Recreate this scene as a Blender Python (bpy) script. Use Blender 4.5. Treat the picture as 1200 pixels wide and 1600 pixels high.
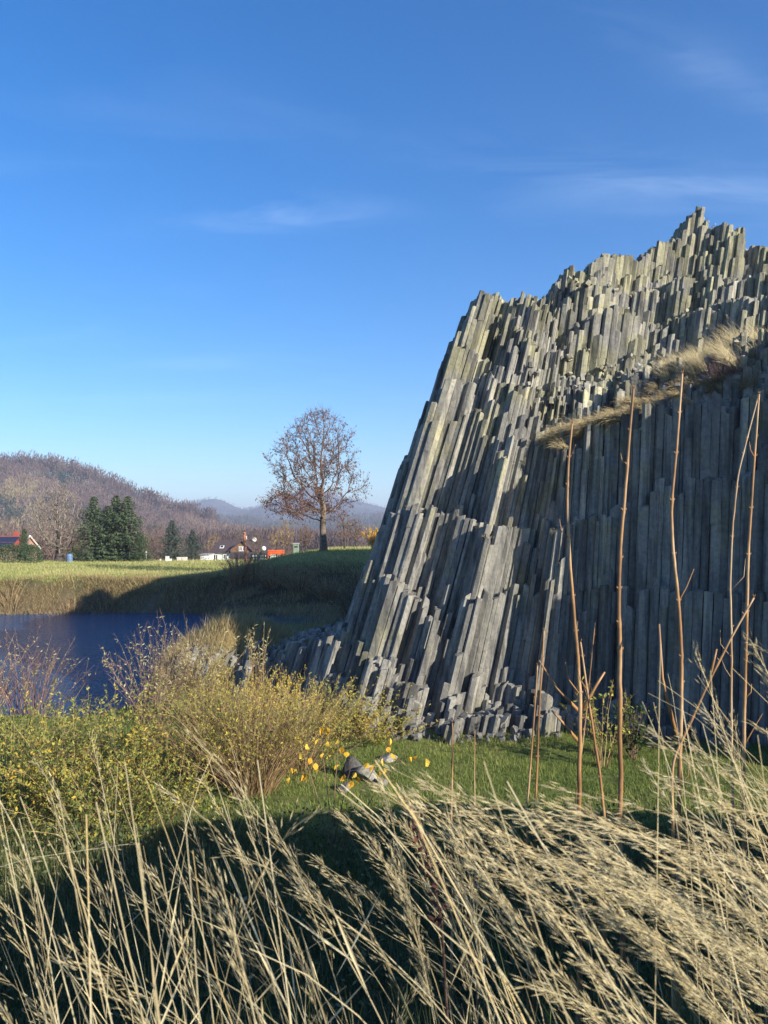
import bpy, math, random
import numpy as np
from mathutils import Vector

# ------------------------------------------------------------------ clear
for o in list(bpy.data.objects):
    bpy.data.objects.remove(o)
sc = bpy.context.scene
COL = sc.collection
R = math.radians

# ------------------------------------------------------------------ camera (eye level is z = 0, looking along +y)
PITCH = R(1.9)
cam_d = bpy.data.cameras.new('camera')
cam = bpy.data.objects.new('camera', cam_d)
COL.objects.link(cam)
cam.location = (0, 0, 0)
cam.rotation_euler = (R(90) + PITCH, 0, 0)
cam_d.sensor_fit = 'VERTICAL'
cam_d.sensor_height = 24.0
cam_d.sensor_width = 18.0
cam_d.lens = 18.0
cam_d.clip_start = 0.05
cam_d.clip_end = 20000
cam_d.dof.use_dof = True
cam_d.dof.focus_distance = 20.0
cam_d.dof.aperture_fstop = 6.5
sc.camera = cam

# ------------------------------------------------------------------ light
SUN_EL = R(21)
SUN_AZ = R(51.0)          # to the right of straight behind the camera
to_sun = Vector((math.sin(SUN_AZ) * math.cos(SUN_EL), -math.cos(SUN_AZ) * math.cos(SUN_EL), math.sin(SUN_EL)))
sun_d = bpy.data.lights.new('sun', 'SUN')
sun_d.energy = 5.0
sun_d.angle = R(0.53)
sun_d.color = (1.0, 0.90, 0.74)
sun = bpy.data.objects.new('sun', sun_d)
COL.objects.link(sun)
sun.rotation_euler = to_sun.to_track_quat('Z', 'Y').to_euler()
sun.location = (30, -30, 40)

world = bpy.data.worlds.new('World')
sc.world = world
world.use_nodes = True
wn = world.node_tree
wn.nodes.clear()
w_out = wn.nodes.new('ShaderNodeOutputWorld')
w_bg = wn.nodes.new('ShaderNodeBackground')
w_bg.inputs['Strength'].default_value = 0.097
sky = wn.nodes.new('ShaderNodeTexSky')
sky.sky_type = 'NISHITA'
sky.sun_disc = False
sky.sun_elevation = SUN_EL
sky.sun_rotation = R(180) - SUN_AZ
sky.altitude = 500
sky.air_density = 1.05
sky.dust_density = 0.5
sky.ozone_density = 3.5
# thin cirrus: streaky noise over the whole sky dome, laid out in sky directions
tc = wn.nodes.new('ShaderNodeTexCoord')
sepd = wn.nodes.new('ShaderNodeSeparateXYZ')
wn.links.new(tc.outputs['Generated'], sepd.inputs[0])
def wmath(op, a, b=None):
    n = wn.nodes.new('ShaderNodeMath'); n.operation = op
    for i, v in enumerate((a, b)):
        if v is None: continue
        if isinstance(v, (int, float)): n.inputs[i].default_value = v
        else: wn.links.new(v, n.inputs[i])
    return n.outputs[0]
zz = wmath('ADD', wmath('MAXIMUM', sepd.outputs['Z'], 0.0), 0.12)
cx = wmath('DIVIDE', sepd.outputs['X'], zz)
cy = wmath('DIVIDE', sepd.outputs['Y'], zz)
comb = wn.nodes.new('ShaderNodeCombineXYZ')
wn.links.new(cx, comb.inputs[0]); wn.links.new(cy, comb.inputs[1])
mp = wn.nodes.new('ShaderNodeMapping')
mp.inputs['Rotation'].default_value = (0, 0, R(-14))
mp.inputs['Scale'].default_value = (0.55, 1.7, 1)
mp.inputs['Location'].default_value = (5.1, 3.3, 0)
wn.links.new(comb.outputs[0], mp.inputs[0])
cn = wn.nodes.new('ShaderNodeTexNoise')
cn.inputs['Scale'].default_value = 1.1
cn.inputs['Detail'].default_value = 7
cn.inputs['Roughness'].default_value = 0.58
cn.inputs['Distortion'].default_value = 0.7
wn.links.new(mp.outputs[0], cn.inputs['Vector'])
cr = wn.nodes.new('ShaderNodeValToRGB')
cr.color_ramp.elements[0].position = 0.56
cr.color_ramp.elements[0].color = (0, 0, 0, 1)
cr.color_ramp.elements[1].position = 0.86
cr.color_ramp.elements[1].color = (0.2, 0.2, 0.2, 1)
wn.links.new(cn.outputs['Fac'], cr.inputs[0])
def wisp(px, py, wx_, wy_, rot, amp):
    # soft patch of cirrus centred on a sky direction
    u_ = (px - 600) / 1200; v_ = (800 - py) / 1200
    d_ = Vector((u_, math.cos(PITCH) - math.sin(PITCH) * v_, math.sin(PITCH) + math.cos(PITCH) * v_)).normalized()
    x0_, y0_ = d_.x / (d_.z + .12), d_.y / (d_.z + .12)
    c_, s_ = math.cos(rot), math.sin(rot)
    ax = wmath('SUBTRACT', cx, x0_); ay = wmath('SUBTRACT', cy, y0_)
    rx_ = wmath('ADD', wmath('MULTIPLY', ax, c_), wmath('MULTIPLY', ay, s_))
    ry_ = wmath('SUBTRACT', wmath('MULTIPLY', ay, c_), wmath('MULTIPLY', ax, s_))
    q_ = wmath('ADD', wmath('POWER', wmath('ABSOLUTE', wmath('DIVIDE', rx_, wx_)), 2.0), wmath('POWER', wmath('ABSOLUTE', wmath('DIVIDE', ry_, wy_)), 2.0))
    return wmath('MULTIPLY', wmath('EXPONENT', wmath('MULTIPLY', q_, -1.0)), amp)
cn2 = wn.nodes.new('ShaderNodeTexNoise')
cn2.inputs['Scale'].default_value = 3.2; cn2.inputs['Detail'].default_value = 8; cn2.inputs['Roughness'].default_value = 0.62; cn2.inputs['Distortion'].default_value = 0.9
wn.links.new(mp.outputs[0], cn2.inputs['Vector'])
strk = wmath('MAXIMUM', wmath('MULTIPLY', wmath('SUBTRACT', cn2.outputs['Fac'], 0.43), 4.2), 0.0)
wsum = wmath('ADD', wisp(430, 335, .26, .07, -.10, .13), wmath('ADD', wisp(1080, 300, .55, .10, .22, .10), wmath('ADD', wisp(1120, 110, .30, .05, .45, .07), wisp(330, 568, .30, .10, 0.0, .06))))
cfac = wmath('ADD', wmath('MULTIPLY', strk, wsum), wmath('MULTIPLY', cr.outputs[0], 0.35))
cmix = wn.nodes.new('ShaderNodeMix'); cmix.data_type = 'RGBA'
hs = wn.nodes.new('ShaderNodeHueSaturation')
hs.inputs['Saturation'].default_value = 1.36
hs.inputs['Hue'].default_value = 0.507
hs.inputs['Value'].default_value = 1.0
wn.links.new(sky.outputs[0], hs.inputs['Color'])
wn.links.new(cfac, cmix.inputs[0])
wn.links.new(hs.outputs[0], cmix.inputs[6])
cmix.inputs[7].default_value = (6.2, 7.4, 9.0, 1)
wn.links.new(cmix.outputs[2], w_bg.inputs['Color'])
wn.links.new(w_bg.outputs[0], w_out.inputs['Surface'])

sc.view_settings.view_transform = 'Standard'
sc.view_settings.look = 'None'
sc.view_settings.exposure = 1.15
sc.view_settings.gamma = 1.0
sc.view_settings.use_curve_mapping = False
sc.render.engine = 'CYCLES'
sc.cycles.volume_bounces = 0
sc.cycles.max_bounces = 6
sc.cycles.diffuse_bounces = 2
sc.cycles.transparent_max_bounces = 8

# ------------------------------------------------------------------ helpers
rng = np.random.default_rng(11)
random.seed(11)
CP, SP = math.cos(PITCH), math.sin(PITCH)

def P(px, py, d):
    """point at depth d (metres along y) seen at photograph pixel (px, py)"""
    u = (px - 600.0) / 1200.0
    v = (800.0 - py) / 1200.0
    yy = CP - SP * v
    zz_ = SP + CP * v
    return np.array([u / yy * d, d, zz_ / yy * d])

def vnoise(x, y, seed=0):
    x = np.asarray(x, float); y = np.asarray(y, float)
    xi = np.floor(x).astype(np.int64); yi = np.floor(y).astype(np.int64)
    xf = x - xi; yf = y - yi
    xf = xf * xf * (3 - 2 * xf); yf = yf * yf * (3 - 2 * yf)
    def h(a, b):
        n = (a * 374761393 + b * 668265263 + seed * 1442695041) & 0x7fffffff
        n = ((n ^ (n >> 13)) * 1274126177) & 0x7fffffff
        n = (n ^ (n >> 16)) & 0xffff
        return n / 65535.0
    a = h(xi, yi); b = h(xi + 1, yi); c = h(xi, yi + 1); d = h(xi + 1, yi + 1)
    return (a * (1 - xf) + b * xf) * (1 - yf) + (c * (1 - xf) + d * xf) * yf

def fbm(x, y, seed=0, oct=4):
    s = 0; a = 1; t = 0
    for i in range(oct):
        s = s + a * vnoise(np.asarray(x) * 2 ** i, np.asarray(y) * 2 ** i, seed + i * 17)
        t += a; a *= 0.5
    return s / t

def sstep(a, b, x):
    t = np.clip((np.asarray(x, float) - a) / (b - a), 0, 1)
    return t * t * (3 - 2 * t)

class MB:
    """collects vertices and faces; build() links ONE mesh object"""
    def __init__(s):
        s.v = []; s.t = []; s.loops = []; s.tot = []; s.n = 0
    def add(s, verts, faces, tint=0.5):
        verts = np.asarray(verts, np.float32).reshape(-1, 3)
        faces = np.asarray(faces, np.int32)
        s.v.append(verts)
        s.t.append(np.broadcast_to(np.asarray(tint, np.float32), (len(verts),)).copy())
        s.loops.append((faces + s.n).ravel())
        s.tot.append(np.full(len(faces), faces.shape[1], np.int32))
        s.n += len(verts)
    def poly(s, verts, faces, tint=0.5):
        verts = np.asarray(verts, np.float32).reshape(-1, 3)
        s.v.append(verts)
        s.t.append(np.broadcast_to(np.asarray(tint, np.float32), (len(verts),)).copy())
        s.loops.append(np.array([i + s.n for f in faces for i in f], np.int32))
        s.tot.append(np.array([len(f) for f in faces], np.int32))
        s.n += len(verts)
    def box(s, c, size, rz=0, tint=0.5, rx=0):
        hx, hy, hz = [q / 2 for q in size]
        v = np.array([[x, y, z] for z in (-hz, hz) for y in (-hy, hy) for x in (-hx, hx)])
        ca, sa = math.cos(rx), math.sin(rx)
        v = v @ np.array([[1, 0, 0], [0, ca, sa], [0, -sa, ca]])
        ca, sa = math.cos(rz), math.sin(rz)
        v = v @ np.array([[ca, sa, 0], [-sa, ca, 0], [0, 0, 1]])
        s.add(v + np.asarray(c), [[0, 2, 3, 1], [4, 5, 7, 6], [0, 1, 5, 4], [2, 6, 7, 3], [0, 4, 6, 2], [1, 3, 7, 5]], tint)
    def segs(s, A, B, ra, rb, k=3, tint=0.5):
        A = np.asarray(A, float).reshape(-1, 3); B = np.asarray(B, float).reshape(-1, 3)
        n = len(A)
        if n == 0: return
        d = B - A
        d /= np.maximum(np.linalg.norm(d, axis=1, keepdims=True), 1e-9)
        ref = np.where(np.abs(d[:, 2:3]) < 0.9, np.array([[0, 0, 1.0]]), np.array([[1.0, 0, 0]]))
        e1 = np.cross(d, ref); e1 /= np.linalg.norm(e1, axis=1, keepdims=True)
        e2 = np.cross(d, e1)
        ra = np.broadcast_to(np.asarray(ra, float), (n,)); rb = np.broadcast_to(np.asarray(rb, float), (n,))
        an = np.arange(k) / k * 2 * np.pi
        ring = e1[:, None] * np.cos(an)[None, :, None] + e2[:, None] * np.sin(an)[None, :, None]
        v = np.concatenate([A[:, None] + ring * ra[:, None, None], B[:, None] + ring * rb[:, None, None]], 1)
        base = (np.arange(n) * 2 * k)[:, None]
        i = np.arange(k); j = (i + 1) % k
        f = np.stack([i, j, j + k, i + k], 1)
        faces = (base[:, :, None] + f[None]).reshape(-1, 4)
        t = np.repeat(np.broadcast_to(np.asarray(tint, float), (n,)), 2 * k)
        s.add(v.reshape(-1, 3), faces, t)
    def tube(s, pts, rad, k=8, tint=0.5, cap=True):
        pts = np.asarray(pts, float); n = len(pts)
        rad = np.broadcast_to(np.asarray(rad, float), (n,))
        d = np.gradient(pts, axis=0); d /= np.linalg.norm(d, axis=1, keepdims=True)
        ref = np.array([1.0, 0, 0]) if abs(d[0, 0]) < 0.8 else np.array([0, 1.0, 0])
        e1 = np.cross(d, ref); e1 /= np.linalg.norm(e1, axis=1, keepdims=True)
        e2 = np.cross(d, e1)
        an = np.arange(k) / k * 2 * np.pi
        v = pts[:, None] + (e1[:, None] * np.cos(an)[None, :, None] + e2[:, None] * np.sin(an)[None, :, None]) * rad[:, None, None]
        faces = []
        for r in range(n - 1):
            for i in range(k):
                j = (i + 1) % k
                faces.append([r * k + i, r * k + j, r * k + k + j, r * k + k + i])
        if cap:
            faces.append(list(range(k))[::-1]); faces.append([(n - 1) * k + i for i in range(k)])
        s.poly(v.reshape(-1, 3), faces, tint)
    def leaves(s, C, D, N, L, W, tint=0.5):
        """diamond leaves: base C, direction D, face normal about N"""
        C = np.asarray(C, float); D = np.asarray(D, float); N = np.asarray(N, float)
        n = len(C)
        if n == 0: return
        D = D / np.maximum(np.linalg.norm(D, axis=1, keepdims=True), 1e-9)
        S = np.cross(D, N); S /= np.maximum(np.linalg.norm(S, axis=1, keepdims=True), 1e-9)
        U = np.cross(S, D)
        L = np.broadcast_to(np.asarray(L, float), (n,))[:, None]; W = np.broadcast_to(np.asarray(W, float), (n,))[:, None]
        v = np.stack([C, C + D * L * .45 + S * W * .5 + U * W * .18, C + D * L, C + D * L * .45 - S * W * .5 + U * W * .18], 1)
        f = (np.arange(n) * 4)[:, None] + np.array([[0, 1, 2, 3]])
        s.add(v.reshape(-1, 3), f, np.repeat(np.broadcast_to(np.asarray(tint, float), (n,)), 4))
    def blades(s, C, D, L, W, tint=0.5):
        """single triangle blades of grass"""
        C = np.asarray(C, float); D = np.asarray(D, float); n = len(C)
        an = rng.uniform(0, np.pi, n)
        S = np.stack([np.cos(an), np.sin(an), np.zeros(n)], 1)
        L = np.broadcast_to(np.asarray(L, float), (n,))[:, None]; W = np.broadcast_to(np.asarray(W, float), (n,))[:, None]
        v = np.stack([C - S * W / 2, C + S * W / 2, C + D * L], 1)
        s.add(v.reshape(-1, 3), np.arange(3 * n).reshape(-1, 3), np.repeat(np.broadcast_to(np.asarray(tint, float), (n,)), 3))
    def build(s, name, mat, parent=None, smooth=False, origin=None):
        me = bpy.data.meshes.new(name)
        if s.n:
            v = np.concatenate(s.v)
            if origin is not None: v = v - np.asarray(origin, np.float32)
            l = np.concatenate(s.loops); t = np.concatenate(s.tot)
            me.vertices.add(len(v)); me.vertices.foreach_set('co', v.astype(np.float32).ravel())
            me.loops.add(len(l)); me.loops.foreach_set('vertex_index', l)
            me.polygons.add(len(t))
            st = np.zeros(len(t), np.int32); st[1:] = np.cumsum(t)[:-1]
            me.polygons.foreach_set('loop_start', st); me.polygons.foreach_set('loop_total', t)
            at = me.attributes.new('tint', 'FLOAT', 'POINT')
            at.data.foreach_set('value', np.concatenate(s.t))
            me.update(calc_edges=True); me.validate()
            me.polygons.foreach_set('use_smooth', np.full(len(me.polygons), bool(smooth)))
        me.materials.append(mat)
        o = bpy.data.objects.new(name, me)
        COL.objects.link(o)
        if parent is not None: o.parent = parent
        if origin is not None and parent is None: o.location = origin
        return o

def tag(o, label=None, cat=None, group=None, kind=None):
    if label: o['label'] = label
    if cat: o['category'] = cat
    if group: o['group'] = group
    if kind: o['kind'] = kind
    return o

def empty(name, loc, label, cat, group=None):
    o = bpy.data.objects.new(name, None); COL.objects.link(o)
    o.location = loc; o.empty_display_size = 0.2
    return tag(o, label, cat, group)

def put(mb, name, mat, root, smooth=False):
    """a part in world coordinates under an Empty that is only moved"""
    o = mb.build(name, mat, smooth=smooth, origin=None)
    o.parent = root
    loc = Vector(root.location)
    if root.parent: loc += Vector(root.parent.location)
    o.location = -loc
    return o
def sub(mb, name, mat, part):
    o = mb.build(name, mat); o.parent = part      # part mesh is in world coords of its own frame
    return o

# ------------------------------------------------------------------ materials
def mat_new(name):
    m = bpy.data.materials.new(name); m.use_nodes = True
    nt = m.node_tree
    b = nt.nodes['Principled BSDF']
    return m, nt, b
def node(nt, t, **kw):
    n = nt.nodes.new(t)
    for k, v in kw.items(): setattr(n, k, v)
    return n
def ramp(nt, fac, stops, interp='LINEAR'):
    r = node(nt, 'ShaderNodeValToRGB'); r.color_ramp.interpolation = interp
    e = r.color_ramp.elements
    while len(e) < len(stops): e.new(0.5)
    for i, (p, c) in enumerate(stops):
        e[i].position = p; e[i].color = (*c, 1) if len(c) == 3 else c
    nt.links.new(fac, r.inputs[0])
    return r.outputs[0]
def noise(nt, vec, scale, detail=4, rough=0.55, dist=0.0):
    n = node(nt, 'ShaderNodeTexNoise')
    n.inputs['Scale'].default_value = scale; n.inputs['Detail'].default_value = detail
    n.inputs['Roughness'].default_value = rough; n.inputs['Distortion'].default_value = dist
    if vec is not None: nt.links.new(vec, n.inputs['Vector'])
    return n.outputs['Fac']
def mixc(nt, fac, a, b, mode='MIX'):
    n = node(nt, 'ShaderNodeMix', data_type='RGBA', blend_type=mode)
    for i, v in ((0, fac), (6, a), (7, b)):
        if isinstance(v, (int, float)): n.inputs[i].default_value = v
        elif isinstance(v, tuple): n.inputs[i].default_value = (*v, 1)
        else: nt.links.new(v, n.inputs[i])
    return n.outputs[2]
def mathn(nt, op, a, b=0.0, c=None):
    n = node(nt, 'ShaderNodeMath', operation=op)
    for i, v in enumerate((a, b, c)):
        if v is None: continue
        if isinstance(v, (int, float)): n.inputs[i].default_value = v
        else: nt.links.new(v, n.inputs[i])
    return n.outputs[0]
def pos(nt, scale=(1, 1, 1)):
    g = node(nt, 'ShaderNodeNewGeometry')
    m = node(nt, 'ShaderNodeMapping'); m.inputs['Scale'].default_value = scale
    nt.links.new(g.outputs['Position'], m.inputs[0])
    return m.outputs[0]
def attr(nt, name='tint', out='Fac'):
    a = node(nt, 'ShaderNodeAttribute'); a.attribute_name = name
    return a.outputs[out]
def bump(nt, b, h, strength, dist):
    n = node(nt, 'ShaderNodeBump'); n.inputs['Strength'].default_value = strength; n.inputs['Distance'].default_value = dist
    nt.links.new(h, n.inputs['Height']); nt.links.new(n.outputs[0], b.inputs['Normal'])

def m_tint(name, stops, rough=0.8, transl=0.0, nscale=None, interp='LINEAR', spec=0.25):
    """colour per piece from the tint attribute; thin leaves also let light through"""
    m, nt, b = mat_new(name)
    c = ramp(nt, attr(nt), stops, interp)
    if nscale:
        nz = noise(nt, pos(nt), nscale, 3)
        c = mixc(nt, 1.0, c, ramp(nt, nz, [(0.3, (0.72, 0.72, 0.72)), (0.7, (1.15, 1.15, 1.15))]), 'MULTIPLY')
    nt.links.new(c, b.inputs['Base Color'])
    b.inputs['Roughness'].default_value = rough
    b.inputs['Specular IOR Level'].default_value = spec
    if transl:
        tr = node(nt, 'ShaderNodeBsdfTranslucent'); nt.links.new(c, tr.inputs[0])
        mx = node(nt, 'ShaderNodeMixShader'); mx.inputs[0].default_value = transl
        nt.links.new(b.outputs[0], mx.inputs[1]); nt.links.new(tr.outputs[0], mx.inputs[2])
        nt.links.new(mx.outputs[0], nt.nodes['Material Output'].inputs['Surface'])
    return m
def m_plain(name, col, rough=0.7, nscale=8.0, var=0.25, metal=0.0, spec=0.3):
    m, nt, b = mat_new(name)
    nz = noise(nt, pos(nt), nscale, 5)
    lo = tuple(q * (1 - var) for q in col); hi = tuple(min(1, q * (1 + var)) for q in col)
    nt.links.new(ramp(nt, nz, [(0.3, lo), (0.7, hi)]), b.inputs['Base Color'])
    b.inputs['Roughness'].default_value = rough; b.inputs['Metallic'].default_value = metal
    b.inputs['Specular IOR Level'].default_value = spec
    return m

def make_rock():
    m, nt, b = mat_new('basalt')
    t = attr(nt)
    base = ramp(nt, t, [(0.0, (0.115, 0.115, 0.11)), (0.35, (0.205, 0.202, 0.188)), (0.7, (0.29, 0.283, 0.258)), (1.0, (0.39, 0.375, 0.33))])
    p = pos(nt, (1, 1, 0.35))
    n1 = noise(nt, p, 2.2, 6, 0.62)
    base = mixc(nt, 1.0, base, ramp(nt, n1, [(0.28, (0.55, 0.56, 0.6)), (0.55, (1, 1, 1)), (0.8, (1.3, 1.27, 1.18))]), 'MULTIPLY')
    n2 = noise(nt, pos(nt), 9.0, 6, 0.7)
    base = mixc(nt, 1.0, base, ramp(nt, n2, [(0.3, (0.68, 0.68, 0.68)), (0.62, (1.12, 1.12, 1.1))]), 'MULTIPLY')
    # yellow-green lichen, patchy, commoner on the high tiers and on tops
    g = node(nt, 'ShaderNodeNewGeometry'); sp = node(nt, 'ShaderNodeSeparateXYZ')
    nt.links.new(g.outputs['Position'], sp.inputs[0])
    hz = node(nt, 'ShaderNodeMapRange'); hz.inputs[1].default_value = -4; hz.inputs[2].default_value = 11
    hz.inputs[3].default_value = -0.05; hz.inputs[4].default_value = 0.13
    nt.links.new(sp.outputs[2], hz.inputs[0])
    n3 = noise(nt, pos(nt), 0.9, 5, 0.65, 0.4)
    lf = mathn(nt, 'ADD', n3, hz.outputs[0])
    lm = ramp(nt, lf, [(0.5, (0, 0, 0)), (0.68, (0.75, 0.75, 0.75))])
    base = mixc(nt, lm, base, mixc(nt, 1.0, base, (1.12, 1.1, 0.72), 'MULTIPLY'))
    # run-off stains down the columns and rusty lichen
    n5 = noise(nt, pos(nt, (1, 1, 0.06)), 5.5, 4, 0.6)
    base = mixc(nt, 1.0, base, ramp(nt, n5, [(0.34, (0.45, 0.46, 0.5)), (0.52, (1, 1, 1))]), 'MULTIPLY')
    n6 = noise(nt, pos(nt), 1.7, 5, 0.7, 0.8)
    base = mixc(nt, ramp(nt, n6, [(0.66, (0, 0, 0)), (0.74, (0.6, 0.6, 0.6))]), base, (0.20, 0.15, 0.07))
    n4 = noise(nt, pos(nt), 23.0, 3, 0.6)
    sp_m = ramp(nt, n4, [(0.66, (0, 0, 0)), (0.78, (0.3, 0.3, 0.3))])
    base = mixc(nt, sp_m, base, (0.36, 0.35, 0.29))
    nt.links.new(base, b.inputs['Base Color'])
    b.inputs['Roughness'].default_value = 0.85
    b.inputs['Specular IOR Level'].default_value = 0.25
    hh = mathn(nt, 'ADD', n2, mathn(nt, 'MULTIPLY', n4, 0.35))
    bump(nt, b, hh, 0.7, 0.03)
    return m
M = {}
M['rock'] = make_rock()

def make_ground():
    m, nt, b = mat_new('ground_cover')
    c = attr(nt, 'gcol', 'Color')
    n1 = noise(nt, pos(nt), 0.35, 6, 0.6)
    n2 = noise(nt, pos(nt), 3.0, 6, 0.65)
    c = mixc(nt, 1.0, c, ramp(nt, n1, [(0.3, (0.72, 0.78, 0.72)), (0.7, (1.25, 1.15, 1.05))]), 'MULTIPLY')
    c = mixc(nt, 1.0, c, ramp(nt, n2, [(0.3, (0.65, 0.68, 0.65)), (0.7, (1.25, 1.2, 1.2))]), 'MULTIPLY')
    nt.links.new(c, b.inputs['Base Color'])
    b.inputs['Roughness'].default_value = 0.95
    b.inputs['Specular IOR Level'].default_value = 0.1
    bump(nt, b, n2, 0.8, 0.12)
    return m
M['ground'] = make_ground()

def make_water():
    m, nt, b = mat_new('pond_water')
    b.inputs['Base Color'].default_value = (0.005, 0.055, 0.16, 1)
    b.inputs['Roughness'].default_value = 0.1
    b.inputs['IOR'].default_value = 1.6
    b.inputs['Specular IOR Level'].default_value = 1.0
    n1 = noise(nt, pos(nt, (0.8, 1.9, 1)), 1.0, 5, 0.65, 0.8)
    n2 = noise(nt, pos(nt, (1.0, 1.6, 1)), 5.0, 3, 0.6, 0.3)
    bump(nt, b, mathn(nt, 'ADD', n1, mathn(nt, 'MULTIPLY', n2, 0.4)), 1.0, 0.42)
    return m
M['water'] = make_water()

M['hill'] = m_plain('leafless_hill', (0.105, 0.082, 0.075), 0.95, 0.012, 0.5)
M['farhill'] = m_plain('far_wooded_hill', (0.07, 0.075, 0.07), 0.95, 0.006, 0.55)
M['bark'] = m_plain('bark', (0.16, 0.125, 0.095), 0.9, 9, 0.45)
M['bark_dark'] = m_plain('dark_bark', (0.075, 0.062, 0.055), 0.9, 6, 0.4)
M['twig'] = m_tint('twigs', [(0, (0.07, 0.045, 0.035)), (0.5, (0.14, 0.09, 0.065)), (1, (0.25, 0.17, 0.11))], 0.8)
M['twig_grey'] = m_tint('grey_twigs', [(0, (0.10, 0.085, 0.07)), (0.5, (0.20, 0.165, 0.135)), (1, (0.32, 0.27, 0.22))], 0.85)
M['twig_purple'] = m_tint('purple_twigs', [(0, (0.10, 0.055, 0.055)), (0.5, (0.19, 0.115, 0.10)), (1, (0.30, 0.20, 0.16))], 0.75)
M['twig_tan'] = m_tint('tan_twigs', [(0, (0.12, 0.075, 0.04)), (0.5, (0.24, 0.16, 0.085)), (1, (0.40, 0.29, 0.15))], 0.75)
M['leaf_brown'] = m_tint('withered_leaves', [(0, (0.07, 0.03, 0.028)), (0.6, (0.15, 0.06, 0.045)), (0.9, (0.26, 0.10, 0.05)), (1, (0.36, 0.15, 0.05))], 0.7, 0.25)
M['leaf_yg'] = m_tint('yellow_green_leaves', [(0, (0.12, 0.16, 0.04)), (0.4, (0.29, 0.31, 0.08)), (0.7, (0.42, 0.38, 0.08)), (0.9, (0.62, 0.48, 0.08)), (1, (0.62, 0.40, 0.05))], 0.6, 0.35)
M['leaf_pale'] = m_tint('pale_willow_leaves', [(0, (0.17, 0.18, 0.07)), (0.5, (0.36, 0.34, 0.16)), (1, (0.56, 0.52, 0.30))], 0.6, 0.3)
M['leaf_gold'] = m_tint('golden_leaves', [(0, (0.55, 0.30, 0.03)), (0.5, (0.78, 0.47, 0.04)), (1, (0.85, 0.62, 0.09))], 0.55, 0.35)
M['leaf_green'] = m_tint('green_leaves', [(0, (0.03, 0.055, 0.018)), (0.6, (0.07, 0.12, 0.03)), (1, (0.22, 0.25, 0.06))], 0.6, 0.25)
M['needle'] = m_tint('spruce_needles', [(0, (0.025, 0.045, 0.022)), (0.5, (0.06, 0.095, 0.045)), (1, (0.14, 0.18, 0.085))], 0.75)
M['needle_blue'] = m_tint('blue_spruce_needles', [(0, (0.028, 0.045, 0.035)), (0.5, (0.06, 0.085, 0.068)), (1, (0.12, 0.155, 0.125))], 0.75)
M['straw'] = m_tint('dry_straw', [(0, (0.28, 0.21, 0.11)), (0.4, (0.54, 0.46, 0.27)), (0.85, (0.74, 0.66, 0.43)), (1, (0.74, 0.57, 0.27))], 0.55, 0.18)
M['plume'] = m_tint('dry_seed_heads', [(0, (0.36, 0.28, 0.14)), (0.5, (0.58, 0.49, 0.28)), (1, (0.74, 0.66, 0.42))], 0.6, 0.35)
M['dry'] = m_tint('dry_grass', [(0, (0.16, 0.11, 0.055)), (0.5, (0.36, 0.28, 0.14)), (1, (0.56, 0.47, 0.26))], 0.75, 0.2)
M['ledge'] = m_tint('pale_ledge_grass', [(0, (0.20, 0.145, 0.075)), (0.4, (0.46, 0.37, 0.20)), (1, (0.70, 0.62, 0.40))], 0.7, 0.35)
M['lawn'] = m_tint('lawn_blades', [(0, (0.07, 0.12, 0.025)), (0.5, (0.17, 0.23, 0.055)), (0.82, (0.28, 0.31, 0.09)), (1, (0.40, 0.34, 0.15))], 0.7, 0.3)
M['field'] = m_tint('field_blades', [(0, (0.13, 0.18, 0.04)), (0.5, (0.32, 0.34, 0.11)), (1, (0.50, 0.44, 0.21))], 0.7, 0.25)
M['shade_herb'] = m_tint('bank_herbs', [(0, (0.05, 0.07, 0.025)), (0.55, (0.10, 0.13, 0.045)), (0.85, (0.26, 0.22, 0.12)), (1, (0.46, 0.38, 0.22))], 0.8, 0.15)
M['stalk'] = m_tint('sapling_bark', [(0, (0.19, 0.10, 0.045)), (0.5, (0.36, 0.20, 0.085)), (1, (0.47, 0.34, 0.20))], 0.5, 0, 14, spec=0.4)
M['forest'] = m_tint('leafless_wood', [(0, (0.065, 0.045, 0.042)), (0.35, (0.12, 0.082, 0.072)), (0.6, (0.165, 0.115, 0.095)), (0.75, (0.21, 0.165, 0.10)), (0.8, (0.26, 0.23, 0.11)), (0.85, (0.035, 0.055, 0.038)), (1, (0.05, 0.075, 0.045))], 0.95)

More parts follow.
